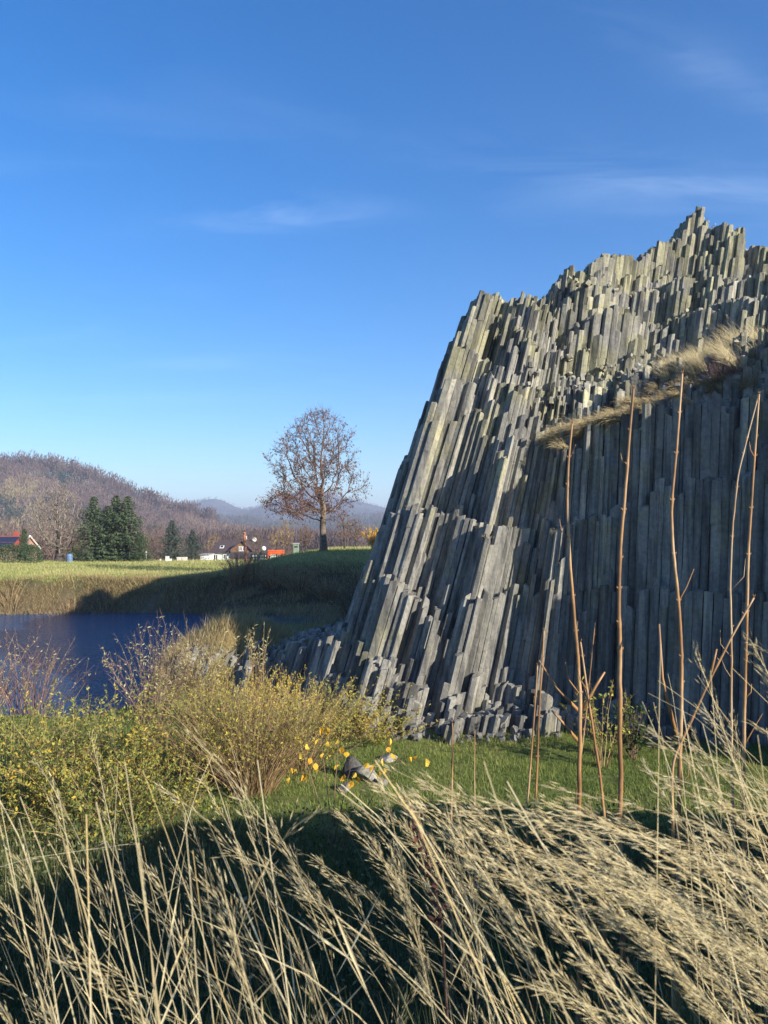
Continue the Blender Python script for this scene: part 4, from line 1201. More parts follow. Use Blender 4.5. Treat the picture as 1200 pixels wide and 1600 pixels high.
for rw in range(2):
    for cl_ in range(6):
        cx_ = rp(16, 845)[0] - cl_ * (pxw + .04) - .45; t_ = .27 + rw * .42
        m_ = MB(); m_.box((cx_, RD - .1 + 4.1 * t_, rze - .2 + (rzr - rze + .2) * t_ + .08), (pxw - .05, 1.72, .06), rx=ang); put(m_, 'solar_panel', M['solar'], rh)
q = P(24, 834, RD + 4); m_ = MB(); m_.box((q[0], RD + 4.3, rzr + .2), (.7, .6, 1.1)); put(m_, 'chimney', M['red_roof'], rh)
m_ = MB()
for sg in (-1, 1):
    a = np.array([rx1 + .02, yv, rzr + .02]); e = np.array([rx1 + .02, yv + sg * 4.2, rze - .22])
    m_.segs([a], [e], .16, .16, 4)
put(m_, 'barge_board', M['white'], rh)

# bench: red-orange boards
bp = gp(431, 78); BZ = bp[2]
bench = empty('park_bench', tuple(bp), 'red-orange wooden bench with slatted back on the field edge', 'bench')
bw = 26 / 1200 * 78
for i in range(3):
    m_ = MB(); m_.box((bp[0], bp[1] - .18 + i * .16, BZ + .46), (bw, .14, .05)); put(m_, 'seat_slat', M['bench_red'], bench)
for i in range(3):
    m_ = MB(); m_.box((bp[0], bp[1] + .24 + i * .03, BZ + .60 + i * .17), (bw, .04, .14), rx=R(-10)); put(m_, 'back_slat', M['bench_red'], bench)
for sx in (-1, 1):
    m_ = MB(); m_.box((bp[0] + sx * (bw / 2 - .12), bp[1] + .02, BZ + .2), (.09, .5, .5)); put(m_, 'leg', M['bench_red'], bench)
    m_ = MB(); m_.box((bp[0] + sx * (bw / 2 - .2), bp[1] + .32, BZ + .55), (.08, .06, 1.1), rx=R(-10)); put(m_, 'back_post', M['metal_dark'], bench)
    m_ = MB(); m_.box((bp[0] + sx * (bw / 2 - .03), bp[1] + .0, BZ + .66), (.07, .55, .05)); put(m_, 'armrest', M['bench_red'], bench)
# green bin with slanted lid
bp = gp(463, 76)
bn = empty('litter_bin', tuple(bp), 'grey-green upright litter bin with a slanted lid on the mound', 'bin')
m_ = MB(); hw = .25
m_.poly([[bp[0] - hw, bp[1] - hw, bp[2] - .1], [bp[0] + hw, bp[1] - hw, bp[2] - .1], [bp[0] + hw, bp[1] + hw, bp[2] - .1], [bp[0] - hw, bp[1] + hw, bp[2] - .1],
         [bp[0] - hw, bp[1] - hw, bp[2] + 1.12], [bp[0] + hw, bp[1] - hw, bp[2] + 1.02], [bp[0] + hw, bp[1] + hw, bp[2] + 1.1], [bp[0] - hw, bp[1] + hw, bp[2] + 1.2]],
        [[0, 1, 5, 4], [1, 2, 6, 5], [2, 3, 7, 6], [3, 0, 4, 7], [4, 5, 6, 7]])
put(m_, 'body', M['bin_green'], bn)
m_ = MB(); m_.box((bp[0], bp[1], bp[2] + 1.17), (.6, .6, .06), rx=R(8)); put(m_, 'lid', M['metal_grey'], bn)
m_ = MB(); m_.box((bp[0], bp[1] - hw - .012, bp[2] + .85), (.34, .02, .16)); put(m_, 'slot', M['metal_dark'], bn)
# leaning red-brown post
pb = gp(386, 79); pt_ = P(381.5, 832, 79)
po = empty('wooden_post', tuple(pb), 'leaning red-brown wooden post rising from the pond bank', 'post')
m_ = MB(); m_.tube([pb - [0, 0, .3], pb * .5 + pt_ * .5, pt_], [.19, .17, .16], 8); put(m_, 'shaft', M['post_wood'], po)
m_ = MB(); m_.tube([pt_ + [0, 0, .004], pt_ + [0, 0, .06]], [.17, .05], 8); put(m_, 'cap', M['metal_grey'], po)
# lamp with opal globe
lp = gp(412, 104); lt = P(412, 857, 104)
la = empty('street_lamp', tuple(lp), 'small lamp with white globe on a thin post behind the fence', 'lamp')
m_ = MB(); m_.tube([lp - [0, 0, .2], lt - [0, 0, .1]], [.07, .05], 8); put(m_, 'post', M['metal_dark'], la)
m_ = MB(); th_ = np.linspace(-1.4, 1.5, 8); m_.tube([lt + np.array([0, 0, .32 * math.sin(t)]) for t in th_], [.32 * math.cos(t) for t in th_], 10); put(m_, 'globe', M['globe'], la, smooth=True)
# rail fence by the bench
fe = empty('rail_fence', tuple(gp(407, 95)), 'dark rail fence with pale boards between the house and the bench', 'fence')
for i, px_ in enumerate(np.linspace(393, 419, 6)):
    q = gp(px_, 95); m_ = MB(); m_.box((q[0], q[1], q[2] + .5), (.12, .12, 1.25)); put(m_, 'post', M['metal_dark'], fe)
a = gp(392, 95); b_ = gp(419.5, 95)
for zz_ in (.35, .7, 1.02):
    m_ = MB(); m_.box(((a[0] + b_[0]) / 2, 95 - .09, (a[2] + b_[2]) / 2 + zz_), (b_[0] - a[0], .05, .1), tint=.5); put(m_, 'rail', M['metal_dark'], fe)
for px_ in np.linspace(396, 411, 5):
    q = gp(px_, 95.3); m_ = MB(); m_.box((q[0], q[1], q[2] + .5), (.17, .04, .8)); put(m_, 'pale_board', M['white'], fe)
# small pale things along the field edge
def white_post(px, top, d, w, lab, name='marker_post', cat='post'):
    q = gp(px, d); t_ = P(px, top, d)
    rt = empty(name, tuple(q), lab, cat)
    m_ = MB(); m_.box((q[0], d, (q[2] - .2 + t_[2]) / 2), (w, w, t_[2] - q[2] + .2)); put(m_, 'shaft', M['white'], rt)
    m_ = MB(); m_.box((q[0], d, t_[2] + .03), (w + .06, w + .06, .056)); put(m_, 'cap', M['concrete'], rt)
white_post(229, 861, 109, .14, 'slim white post at the end of the spruce clump')
white_post(251, 874, 110, .16, 'short white stub post beside the white box')
white_post(262, 869.5, 110, .42, 'white boxy meter cabinet in front of the pointed spruce', 'meter_cabinet', 'cabinet')
white_post(267, 873.5, 111, .3, 'low white block beside the meter cabinet', 'concrete_block', 'block')
for px_, lab in ((281, 'pale concrete slab on the field edge nearer the meter cabinet'), (289, 'pale concrete slab on the field edge nearer the bluish spruce')):
    q = gp(px_, 112); rt = empty('concrete_slab', tuple(q), lab, 'slab')
    m_ = MB(); m_.box((q[0], 112, q[2] + .22), (.68, .5, .5)); put(m_, 'block', M['concrete'], rt)
    m_ = MB(); m_.box((q[0], 112, q[2] + .5), (.74, .56, .06)); put(m_, 'top', M['white'], rt)
q = gp(109, 106); rt = empty('rain_barrel', tuple(q), 'blue plastic barrel at the foot of the big leafless tree', 'barrel')
m_ = MB(); m_.tube([q + [0, 0, z_] for z_ in (-.1, .1, .4, .45, .5, .8, .85, .9, 1.1)], [.38, .42, .44, .46, .44, .44, .46, .44, .38], 14); put(m_, 'body', M['blue'], rt, smooth=False)
m_ = MB(); m_.tube([q + [0, 0, 1.1], q + [0, 0, 1.17]], [.41, .40], 14); put(m_, 'lid', M['blue'], rt)

# ------------------------------------------------------------------ shrubs on the quarry floor
def bp_(px, py, d):
    """foot of a plant seen at pixel column px at depth d, on the ground"""
    return gp(px, d)
YG = lambda n, L=.075, W=.034, lo=.2, mean=.55, sd=.24, nm='leaves': (M['leaf_yg'], n, L, W, lo, mean, sd, nm)
PALE = lambda n, L=.085, W=.028, lo=.35, mean=.55, sd=.25, nm='leaves': (M['leaf_pale'], n, L, W, lo, mean, sd, nm)
# bare purple willow by the water, far left
clump('willow_shrub', gp(52, 21.0), 60, 2.6, 1.3, .35, 'nearly bare purple-twigged willow shrub at the water edge', 'shrub', 'willow shrubs on the pond shore', M['twig_purple'], leaf=PALE(420, .09, .03, .5), r0=.011, seed=101, side=5, base_w=.5)
clump('willow_shrub', gp(-25, 20.0), 36, 2.4, 1.1, .35, 'bare purple-twigged willow shrub half outside beside the water', 'shrub', 'willow shrubs on the pond shore', M['twig_purple'], leaf=PALE(300, .09, .03, .4), r0=.011, seed=102, side=5, base_w=.5)
# willow with pale leaves against the water
clump('willow_shrub', gp(243, 20.0), 60, 2.7, 1.0, .3, 'willow shrub with purple twigs and pale leaves against the water', 'shrub', 'willow shrubs on the pond shore', M['twig_purple'], leaf=PALE(1300, .095, .032, .3), r0=.010, seed=103, side=6, base_w=.45)
clump('willow_shrub', gp(318, 20.6), 50, 2.8, 1.0, .28, 'tall willow shrub with pale buff leaves before the grassy berm', 'shrub', 'willow shrubs on the pond shore', M['twig_tan'], leaf=PALE(1300, .1, .032, .3, .6), r0=.010, seed=104, side=6, base_w=.45)
clump('willow_shrub', gp(405, 22.6), 14, 2.7, .25, .1, 'slim grey-leaved willow shoots standing on the berm', 'shrub', 'willow shrubs on the pond shore', M['twig_tan'], leaf=PALE(220, .13, .04, .45, .6), r0=.012, seed=105, side=3, base_w=.12)
# leafy yellow-green shrubs lower left
for i, (px, d, h, n_, lab, lf, mean) in enumerate([
    (30, 13.4, 2.1, 70, 'yellow-green leafy shrub in the corner below the purple willow', 2850, .58),
    (118, 13.8, 2.1, 75, 'yellow-flecked leafy shrub between the corner shrub and the brown thicket', 3150, .62),
    (205, 15.2, 2.15, 80, 'green and yellow leafy shrub rising towards the water', 2925, .5),
    (175, 12.6, 1.4, 60, 'low leafy shrub with green undergrowth at the shadow edge', 2250, .46),
    (70, 16.6, 1.8, 60, 'leafy shrub behind the yellow-flecked shrub by the water', 1950, .5),
    (262, 13.6, 1.95, 50, 'loose leafy shrub against the left flank of the brown thicket', 1425, .55)]):
    clump('leafy_shrub', gp(px, d), n_, h, 1.15, .3, lab, 'shrub', 'leafy shrubs on the pond bank', M['twig_tan'], leaf=YG(lf, .078, .036, .12, mean), r0=.007, seed=110 + i, side=5, base_w=.6, lenvar=.6,
          two_leaf=(M['leaf_green'], lf // 3, .075, .036, .05, .7, .25, 'green_leaves'))
# brown thicket of upright stems
for i, (px, d, h, n_, lab, lf) in enumerate([
    (398, 15.0, 2.3, 260, 'dense brown thicket of fanning upright stems on the lawn', 1900),
    (330, 15.8, 2.15, 150, 'brown stemmed thicket on the water side of the fanning thicket', 2200),
    (468, 16.4, 1.9, 150, 'brown stemmed thicket on the rock side of the fanning thicket', 2600)]):
    clump('stem_thicket', gp(px, d), n_, h, 1.5, .3, lab, 'shrub', 'brown thickets on the lawn', M['twig_tan'], leaf=YG(lf, .07, .028, .35, .62, .22), r0=.007, seed=130 + i, side=3, base_w=.42, wiggle=.035, curve=1.35)
# thin-stemmed yellow shrubs in front of the broken columns
for i, (px, d, h, n_, lab, lf) in enumerate([
    (440, 20.0, 1.6, 90, 'yellow-green shrub before the low broken columns', 3200),
    (500, 18.8, 1.7, 100, 'yellowish shrub between the thicket and the rock foot', 3000),
    (548, 19.2, 1.4, 80, 'yellow-leaved shrub growing against the stub columns', 2600),
    (590, 18.6, 1.0, 50, 'small yellowish shrub at the left foot of the rock', 1500),
    (360, 19.6, 1.85, 90, 'buff yellow shrub below the berm', 2600)]):
    clump('yellow_shrub', gp(px, d), n_, h, 1.1, .25, lab, 'shrub', 'yellow shrubs at the rock foot', M['twig_tan'], leaf=YG(lf, .07, .03, .15, .7, .17), r0=.006, seed=140 + i, side=5, base_w=.55, lenvar=.6)
# small shrub against the shaded wall and one on the summit
clump('leafy_shrub', gp(936, 16.6), 22, 2.0, .8, .25, 'small sparse shrub with yellow-green leaves against the shaded wall', 'shrub', None, M['twig_tan'], leaf=YG(330, .11, .06, .3, .55, .2), r0=.009, seed=151, side=4, base_w=.12)
clump('leafy_shrub', gp(985, 17.2), 20, 1.5, .5, .2, 'dark leafy shrub tucked at the foot of the shaded wall', 'shrub', None, M['twig'], leaf=(M['leaf_green'], 420, .11, .06, .2, .4, .2, 'leaves'), r0=.009, seed=152, side=4, base_w=.12)
def rock_plant(name, px, py, n, h, spread, label, twm, leaf, seed, r0=.008):
    t = rock_top_near(px, py)
    r = np.random.default_rng(seed)
    root = empty(name, tuple(t), label, 'shrub')
    m_ = MB(); a = t + r.normal(size=(n, 3)) * np.array([.12, .1, .02]) - np.array([0, 0, .05])
    e = a + r.normal(size=(n, 3)) * np.array([spread, spread, .1]) + np.array([0, -.1, 1.0]) * (h * r.uniform(.5, 1, n))[:, None]
    md = a * .5 + e * .5 + r.normal(size=(n, 3)) * .06
    m_.segs(a, md, r0, r0 * .7, 3, r.random(n)); m_.segs(md, e, r0 * .7, r0 * .3, 3, r.random(n))
    put(m_, 'stems', twm, root)
    if leaf:
        lm_, nl, L_, W_ = leaf
        q = r.integers(0, n, nl); f = r.random(nl)[:, None]
        lb = MB(); lb.leaves(md[q] * (1 - f) + e[q] * f, unit(nl, r), unit(nl, r), L_, W_, r.random(nl)); o_ = put(lb, 'leaves', lm_, root); o_['kind'] = 'stuff'
rock_plant('summit_shrub', 1104, 362, 22, .6, .22, 'small pale-leaved shrub clinging to the topmost columns', M['twig'], (M['leaf_pale'], 130, .08, .05), 161)
rock_plant('heather_shrub', 1135, 600, 260, .8, .35, 'dry reddish-brown shrub on the grassy ledge', M['twig_purple'], None, 162, .006)

# sapling with big yellow leaves: every leaf is a part
yr = np.random.default_rng(7)
sb = gp(520, 12.2)
sap = empty('yellow_leaved_sapling', tuple(sb), 'thin sapling with large bright yellow leaves before the boulders', 'sapling')
m_ = MB(); tips = []
LEAFPX = [(503, 1140), (510, 1142), (497, 1160), (512, 1163), (528, 1160), (535, 1172), (520, 1176), (543, 1180), (505, 1182), (478, 1168), (487, 1190), (493, 1197), (455, 1205), (452, 1220), (463, 1207), (478, 1214), (481, 1222), (498, 1206), (530, 1200), (556, 1212), (560, 1219), (552, 1226), (600, 1205), (598, 1190), (610, 1158), (606, 1172), (612, 1182), (640, 1188), (652, 1186), (665, 1190), (584, 1200), (592, 1210), (575, 1197), (608, 1148), (468, 1180), (538, 1215)]
lv = MB(); lv.leaves([[0, 0, 0]], [[0, 0, -1.0]], [[.2, -1, .2]], .13, .085); lm0 = None
stems_ = [P(px, 1150, 12.2) for px in (500, 530, 470, 560, 610, 650)]
ends = []
mstem = []
for i, e in enumerate(stems_):
    e = e + np.array([0, yr.uniform(-.25, .25), 0]); b0 = sb + np.array([yr.uniform(-.05, .05), 0, -.1])
    md = b0 * .45 + e * .55 + np.array([0, 0, .08])
    m_ = MB(); m_.tube([b0, md, e], [.011, .007, .003], 5, yr.random()); ends.append((b0, md, e)); mstem.append(m_)
for i, (px, py) in enumerate(LEAFPX):
    c_ = P(px, py, 12.2 + yr.uniform(-.25, .25))
    kq = int(np.argmin([abs(q[2][0] - c_[0]) for q in ends])); dmin = ends[kq]; f = np.clip((c_[2] - dmin[0][2]) / (dmin[2][2] - dmin[0][2]) - .05, .3, 1)
    st = dmin[1] + (dmin[2] - dmin[1]) * np.clip((f - .55) / .45, 0, 1)
    mstem[kq].segs([st], [c_], .003, .0015, 3)
for m_ in mstem: put(m_, 'stem', M['twig'], sap)
leaf_meshes = []
for k in range(5):
    lb = MB(); w_ = .045; L_ = .115
    t_ = np.array([0, .25, .5, .75, 1]); wd = np.array([.1, .85, 1, .6, .02]) * w_
    vs = []
    for a, b_ in zip(t_, wd): vs += [[-b_, .3 * b_ + .02 * a * (k - 2), -a * L_], [0, 0, -a * L_], [b_, .3 * b_ + .02 * a * (k - 2), -a * L_]]
    fs = []
    for i in range(4): fs += [[3 * i, 3 * i + 1, 3 * i + 4, 3 * i + 3], [3 * i + 1, 3 * i + 2, 3 * i + 5, 3 * i + 4]]
    lb.poly(vs, fs, .15 + .2 * k)
    o_ = lb.build('leaf', M['leaf_gold']); leaf_meshes.append(o_)
for i, (px, py) in enumerate(LEAFPX):
    if i < 5: o_ = leaf_meshes[i]
    else:
        o_ = leaf_meshes[i % 5].copy(); COL.objects.link(o_)
    o_.parent = sap
    yr2 = np.random.default_rng(300 + i)
    m0 = P(px, py - 5, 12.2 + 0)
    o_.location = Vector(m0) - Vector(sap.location)
    o_.rotation_euler = (yr2.uniform(-.7, .7), yr2.uniform(-.7, .7), yr2.uniform(-1.2, 1.2))
    o_.scale = (yr2.uniform(.7, 1.15), yr2.uniform(.5, 2.2), yr2.uniform(.75, 1.15))

# boulders
def boulder(px, d, s, lab, seed, tint=.6):
    r = random.Random(seed); b0 = gp(px, d)
    import bmesh
    bm = bmesh.new(); bmesh.ops.create_icosphere(bm, subdivisions=3, radius=1)
    nr_ = [Vector((r.uniform(-1, 1), r.uniform(-1, 1), r.uniform(-.6, 1))).normalized() for _ in range(11)]
    ds = [r.uniform(.55, .9) for _ in nr_]
    for v in bm.verts:
        for n_, d_ in zip(nr_, ds):
            q = v.co.dot(n_) - d_
            if q > 0: v.co -= n_ * q
        v.co = Vector((v.co.x * s[0], v.co.y * s[1], v.co.z * s[2]))
    me = bpy.data.meshes.new('boulder'); bm.to_mesh(me); bm.free()
    me.polygons.foreach_set('use_smooth', np.zeros(len(me.polygons), bool))
    at_ = me.attributes.new('tint', 'FLOAT', 'POINT'); at_.data.foreach_set('value', np.full(len(me.vertices), tint, np.float32))
    me.materials.append(M['rock'])
    o_ = bpy.data.objects.new('boulder', me); COL.objects.link(o_)
    o_.location = (b0[0], b0[1], b0[2] + s[2] * .45); o_.rotation_euler = (r.uniform(-.2, .2), r.uniform(-.2, .2), r.uniform(0, 3))
    tag(o_, lab, 'boulder', 'boulders on the lawn')
boulder(573, 15.6, (.30, .24, .2), 'grey angular boulder beside the yellow-leaved sapling', 1)
boulder(550, 15.9, (.24, .2, .28), 'dark upright boulder wedged behind the grey angular boulder', 2, .05)
boulder(606, 17.0, (.26, .2, .11), 'flat pale boulder lying nearest the rock foot', 3, .95)
boulder(596, 15.3, (.16, .14, .10), 'small low boulder at the end of the boulder group', 4, .5)
boulder(541, 15.0, (.17, .15, .10), 'small boulder half hidden by the brown thicket', 5, .4)

# ------------------------------------------------------------------ tall sapling shoots on the bank
def shoot(name, pts, wpx, d, lab, seed, branches=(), extend=True, tint=.5):
    r = random.Random(seed)
    pp = [P(px, py, d + dd) for (px, py, dd) in [(q + (0,))[:3] for q in pts]]     # from foot to tip
    foot = pp[0].copy()
    if extend:
        g_ = gz(foot[0], foot[1]); base = np.array([foot[0] + r.uniform(-.05, .05), foot[1], g_ - .1])
        pp = [base] + pp
    base = pp[0]
    root = empty(name, tuple(base), lab, 'sapling', 'sapling shoots on the bank')
    # smooth resample with slight swellings at the nodes
    P_ = np.array(pp); cum = np.concatenate([[0], np.cumsum(np.linalg.norm(np.diff(P_, axis=0), axis=1))])
    n = int(cum[-1] / .035) + 4
    s_ = np.linspace(0, cum[-1], n)
    C_ = np.stack([np.interp(s_, cum, P_[:, k]) for k in range(3)], 1)
    for _ in range(3):
        C_[1:-1] = (C_[:-2] + 2 * C_[1:-1] + C_[2:]) / 4
    w0 = wpx / 1200 * d / 2
    C_[:, 0] += np.cumsum([r.gauss(0, .0012) for _ in range(n)]) * np.sin(np.linspace(0, math.pi, n)); w0 *= .88
    rad = w0 * (1.15 - .75 * (s_ / cum[-1]) ** 1.2) * np.array([r.uniform(.96, 1.04) for _ in range(n)])
    nodes = []; q = cum[-1] * .1
    while q < cum[-1] * .985:
        nodes.append(q); q += r.uniform(.13, .42) * (1.25 - .6 * q / cum[-1])
    nodes = np.array(nodes)
    for q in nodes: rad = rad * (1 + r.uniform(.12, .3) * np.exp(-((s_ - q) / .012) ** 2))
    m_ = MB(); m_.tube(C_, rad, 8, np.clip(tint + .3 * np.array([math.sin(q * 7) for q in np.repeat(s_, 8)]), 0, 1))
    stem = put(m_, 'stem', M['stalk'], root, smooth=True)
    for q in list(nodes)[-7:] + [cum[-1]]:
        c_ = np.array([np.interp(q, s_, C_[:, k]) for k in range(3)]); rr_ = np.interp(q, s_, rad)
        for sg in ((-1, 1) if r.random() < .6 else (r.choice((-1, 1)),)):
            m_ = MB(); u_ = np.array([sg * .75, -.3, 1.0 if q < cum[-1] else 2.2]); u_ /= np.linalg.norm(u_)
            L_ = .013 + .006 * r.random()
            m_.tube([c_ + u_ * rr_ * .4, c_ + u_ * (rr_ + L_ * .4), c_ + u_ * (rr_ + L_)], [rr_ * .55, rr_ * .5, rr_ * .06], 6, .15)
            put(m_, 'bud', M['stalk'], root, smooth=True)
    for q in list(nodes)[len(nodes) // 2:]:
        if r.random() < .3:          # a thin bare side twig
            c_ = np.array([np.interp(q, s_, C_[:, k]) for k in range(3)]); sg = r.choice((-1, 1)); L_ = r.uniform(.05, .16)
            m_ = MB(); m_.tube([c_, c_ + np.array([sg * .45, r.uniform(-.3, .3), .6]) * L_, c_ + np.array([sg * .6, r.uniform(-.4, .4), 1.3]) * L_], [w0 * .28, w0 * .2, w0 * .1], 5, tint); put(m_, 'side_twig', M['stalk'], root, smooth=True)
    for br in branches:
        q = [P(px, py, d + .05) for px, py in br]
        m_ = MB(); m_.tube(q, np.linspace(w0 * .7, w0 * .3, len(q)), 6, tint); put(m_, 'side_shoot', M['stalk'], root, smooth=True)
shoot('sapling_shoot', [(906, 1300), (909, 1180), (909, 1080), (903, 990), (893, 880), (888, 790), (889, 720), (894, 662)], 10, 4.2, 'tall orange-brown shoot curving gently before the shaded wall corner', 1,
      branches=[[(908, 1115), (870, 1075), (842, 1032)], [(905, 1160), (880, 1130), (862, 1110)], [(909, 1110), (932, 1070), (945, 1050)]])
shoot('sapling_shoot', [(964, 1330), (964, 1200), (963, 1060), (962, 930), (966, 850), (974, 770), (981, 690), (990, 607)], 11, 4.0, 'tallest straight orange shoot standing before the shaded wall', 2, tint=.35)
shoot('sapling_shoot', [(1057, 1260), (1058, 1120), (1059, 1040), (1056, 930), (1048, 850), (1047, 790), (1056, 700), (1066, 584)], 10, 4.3, 'long wavy shoot reaching above the grassy ledge', 3,
      branches=[[(1057, 1150), (1035, 1060), (1030, 975)]])
shoot('sapling_shoot', [(1160, 1200), (1161, 1100), (1163, 960), (1165, 880), (1172, 790), (1178, 710), (1186, 616)], 9, 4.4, 'brown shoot with a paler twin close beside it', 4)
shoot('sapling_shoot', [(1140, 1200), (1138, 1050), (1137, 900), (1141, 830), (1152, 740), (1165, 690), (1184, 622)], 6, 4.5, 'thin pale shoot leaning onto the brown shoot beside it', 5, tint=.95)
shoot('sapling_shoot', [(946, 1280), (937, 1200), (922, 1110), (907, 1003)], 8, 4.0, 'short leaning shoot crossing the curved tall shoot', 6)
shoot('sapling_shoot', [(823, 1260), (832, 1150), (840, 1040)], 6, 5.0, 'short thin shoot on the lawn side of its twin', 7)
shoot('sapling_shoot', [(836, 1260), (842, 1120), (850, 985)], 6.5, 5.0, 'short reddish shoot rising against the sunlit columns', 8, tint=.2)
shoot('sapling_shoot', [(703, 1270), (705, 1200), (707, 1130)], 6, 5.2, 'short stubby orange shoot alone on the lawn', 9)
shoot('sapling_shoot', [(741, 1260), (741, 1200), (742, 1142)], 3.5, 5.4, 'very thin grey shoot beside the stubby orange shoot', 10, tint=.9)
shoot('sapling_shoot', [(1050, 1190), (1100, 1080), (1140, 1000), (1178, 934)], 8, 3.6, 'slanting orange shoot leaning across the shaded wall', 11,
      branches=[[(1108, 1062), (1116, 1030), (1120, 1014)]])
shoot('sapling_shoot', [(900, 1250), (915, 1120), (930, 972)], 4, 4.6, 'thin bare shoot between the two tallest shoots', 12)

# ------------------------------------------------------------------ grasses
# lawn blades
g_ = np.random.default_rng(21)
lw = MB()
n = 210000
d = 8.5 + 13.5 * g_.random(n) ** .8; px = g_.uniform(-30, 1230, n); x = (px - 600) / 1200 * d
z = ground_z(x, d)
k = (z > -5.4) & (fbm(x / .5, d / .5, 33) > .36)
x, d, z = x[k], d[k], z[k]; n = len(x)
D = g_.normal(size=(n, 3)) * .45 + np.array([-.1, .1, 1]); 
lw.blades(np.stack([x, d, z - .01], 1), D, g_.uniform(.025, .09, n) * (.45 + 1.3 * fbm(x / .9, d / .9, 35)), g_.uniform(.006, .012, n) * 1.3, np.clip(.25 + .75 * fbm(x / 1.3, d / 1.3, 37) + g_.normal(0, .2, n) - .1, 0, 1))
o = lw.build('lawn_grass', M['lawn']); tag(o, 'short green grass on the lawn before the rock', 'grass', kind='stuff')
# field and far bank grass
fg = MB(); n = 90000
d = 57 + 58 * g_.random(n) ** 1.1; px = g_.uniform(-30, 600, n); x = (px - 600) / 1200 * d; z = ground_z(x, d)
k = (z > -5.6) & (d > bank_line(x) - .8); x, d, z = x[k], d[k], z[k]; n = len(x)
fg.blades(np.stack([x, d, z - .02], 1), g_.normal(size=(n, 3)) * .4 + np.array([-.2, 0, 1]), g_.uniform(.08, .26, n), g_.uniform(.03, .06, n), np.clip(.15 + .8 * fbm(x / 6, d / 4, 39) + g_.normal(0, .2, n), 0, 1))
o = fg.build('field_grass', M['field']); tag(o, 'yellowish green grass over the far field', 'grass', kind='stuff')
# dry scrub on the far bank, berm and basin slopes
db = MB(); n = 60000
px = g_.uniform(-30, 600, n); x0 = (px - 600) / 1200 * 61; d = bank_line(x0) - (3 + 9 * sstep(-14, -4, x0)) * g_.random(n) + g_.normal(1.0, 1.2, n); x = x0; z = ground_z(x, d)
k = (z > POND_Z - .15) & (fbm(x / 1.7, d / 1.2, 43) > .42); x, d, z = x[k], d[k], z[k]; n = len(x)
cl_ = fbm(x / 2.2, d / 2.2, 45)
db.blades(np.stack([x, d, z - .03], 1), g_.normal(size=(n, 3)) * .45 + np.array([-.1, -.1, 1]), g_.uniform(.1, .36, n) * (.3 + 1.4 * cl_), g_.uniform(.015, .035, n), np.clip(g_.normal(.35, .25, n) + .4 * (cl_ - .5), 0, 1))
n = 60000
x = g_.uniform(-9, .5, n); d = g_.uniform(23.6, 31, n); z = ground_z(x, d); k = (z > -4.75); x, d, z = x[k], d[k], z[k]; n = len(x)
db.blades(np.stack([x, d, z - .03], 1), g_.normal(size=(n, 3)) * .4 + np.array([.35, -.2, .8]), g_.uniform(.12, .42, n), g_.uniform(.008, .016, n), np.clip(g_.normal(.6, .25, n), 0, 1))
n = 26000
x = g_.uniform(-11, 2, n); d = g_.uniform(31, 52, n); z = ground_z(x, d); k = (z > POND_Z + .1) & (fbm(x / 2.5, d / 2.5, 47) > .45); x, d, z = x[k], d[k], z[k]; n = len(x)
db.blades(np.stack([x, d, z - .03], 1), g_.normal(size=(n, 3)) * .5 + np.array([.2, 0, .9]), g_.uniform(.15, .5, n), g_.uniform(.015, .03, n), np.clip(g_.normal(.4, .25, n), 0, 1))
o = db.build('dry_bank_grass', M['dry']); tag(o, 'dry buff grass on the berm and the far pond bank', 'grass', kind='stuff')
# shrubs on the far bank
for i, (px, dd, h, n_, lab) in enumerate([
    (112, 60.6, 3.0, 150, 'dry brown shrub with fanning twigs on the far shore, half in shadow'),
    (60, 60.4, 2.2, 90, 'low brown shrub on the sunlit far shore with dark stems'),
    (20, 60.6, 2.0, 80, 'yellowish shrub at the far shore below the hedge'),
    (165, 61.2, 2.2, 90, 'leafless brown shrub at the tip of the rock shadow'),
    (372, 60.0, 2.6, 90, 'brown shrub on the bank below the leaning post'),
    (398, 60.0, 2.3, 80, 'brown shrub on the bank below the red bench'),
    (468, 56.0, 2.0, 110, 'brown scrub on the shaded slope below the half-bare tree'),
    (515, 54.0, 1.7, 110, 'low brown scrub on the shaded slope nearer the rock'),
    (430, 58.0, 1.8, 100, 'dark scrub where the shaded slope meets the pond bank'),
    (550, 46.0, 2.2, 80, 'dark shrub in the shade beside the leaning columns')]):
    clump('bank_shrub', gp(px, dd), n_, h, 1.4, .4, lab, 'shrub', 'dry shrubs on the far bank', M['twig_tan'] if i < 9 else M['twig'], leaf=PALE(300, .13, .06, .2, .3), r0=.018, seed=170 + i, side=4, base_w=.7)

# grassy ledges on the rock
lg = MB()
def ledge(pxs, pys, n, L, W, dirv, lo, hi, spread=10):
    t_ = g_.random(n)
    px_ = np.interp(t_, np.linspace(0, 1, len(pxs)), pxs) + g_.normal(0, spread * .4, n); py_ = np.interp(t_, np.linspace(0, 1, len(pys)), pys) + g_.normal(0, spread, n)
    prx = 600 + 1200 * TOPS[:, 0] / TOPS[:, 1]; pry = 840 - 1200 * TOPS[:, 2] / TOPS[:, 1]
    sel = np.where((prx > min(pxs) - 30) & (prx < max(pxs) + 30) & (pry > min(pys) - 50) & (pry < max(pys) + 50))[0]
    C = []
    for a, b_ in zip(px_, py_):
        j = sel[np.argmin((prx[sel] - a) ** 2 + (pry[sel] - b_) ** 2)]
        C.append(TOPS[j] + np.array([g_.uniform(-.13, .13), g_.uniform(-.13, .13), -.03]))
    lg.blades(np.array(C), g_.normal(size=(n, 3)) * .22 + np.array(dirv), g_.uniform(L * .5, L, n), W, np.clip(g_.uniform(lo, hi, n), 0, 1))
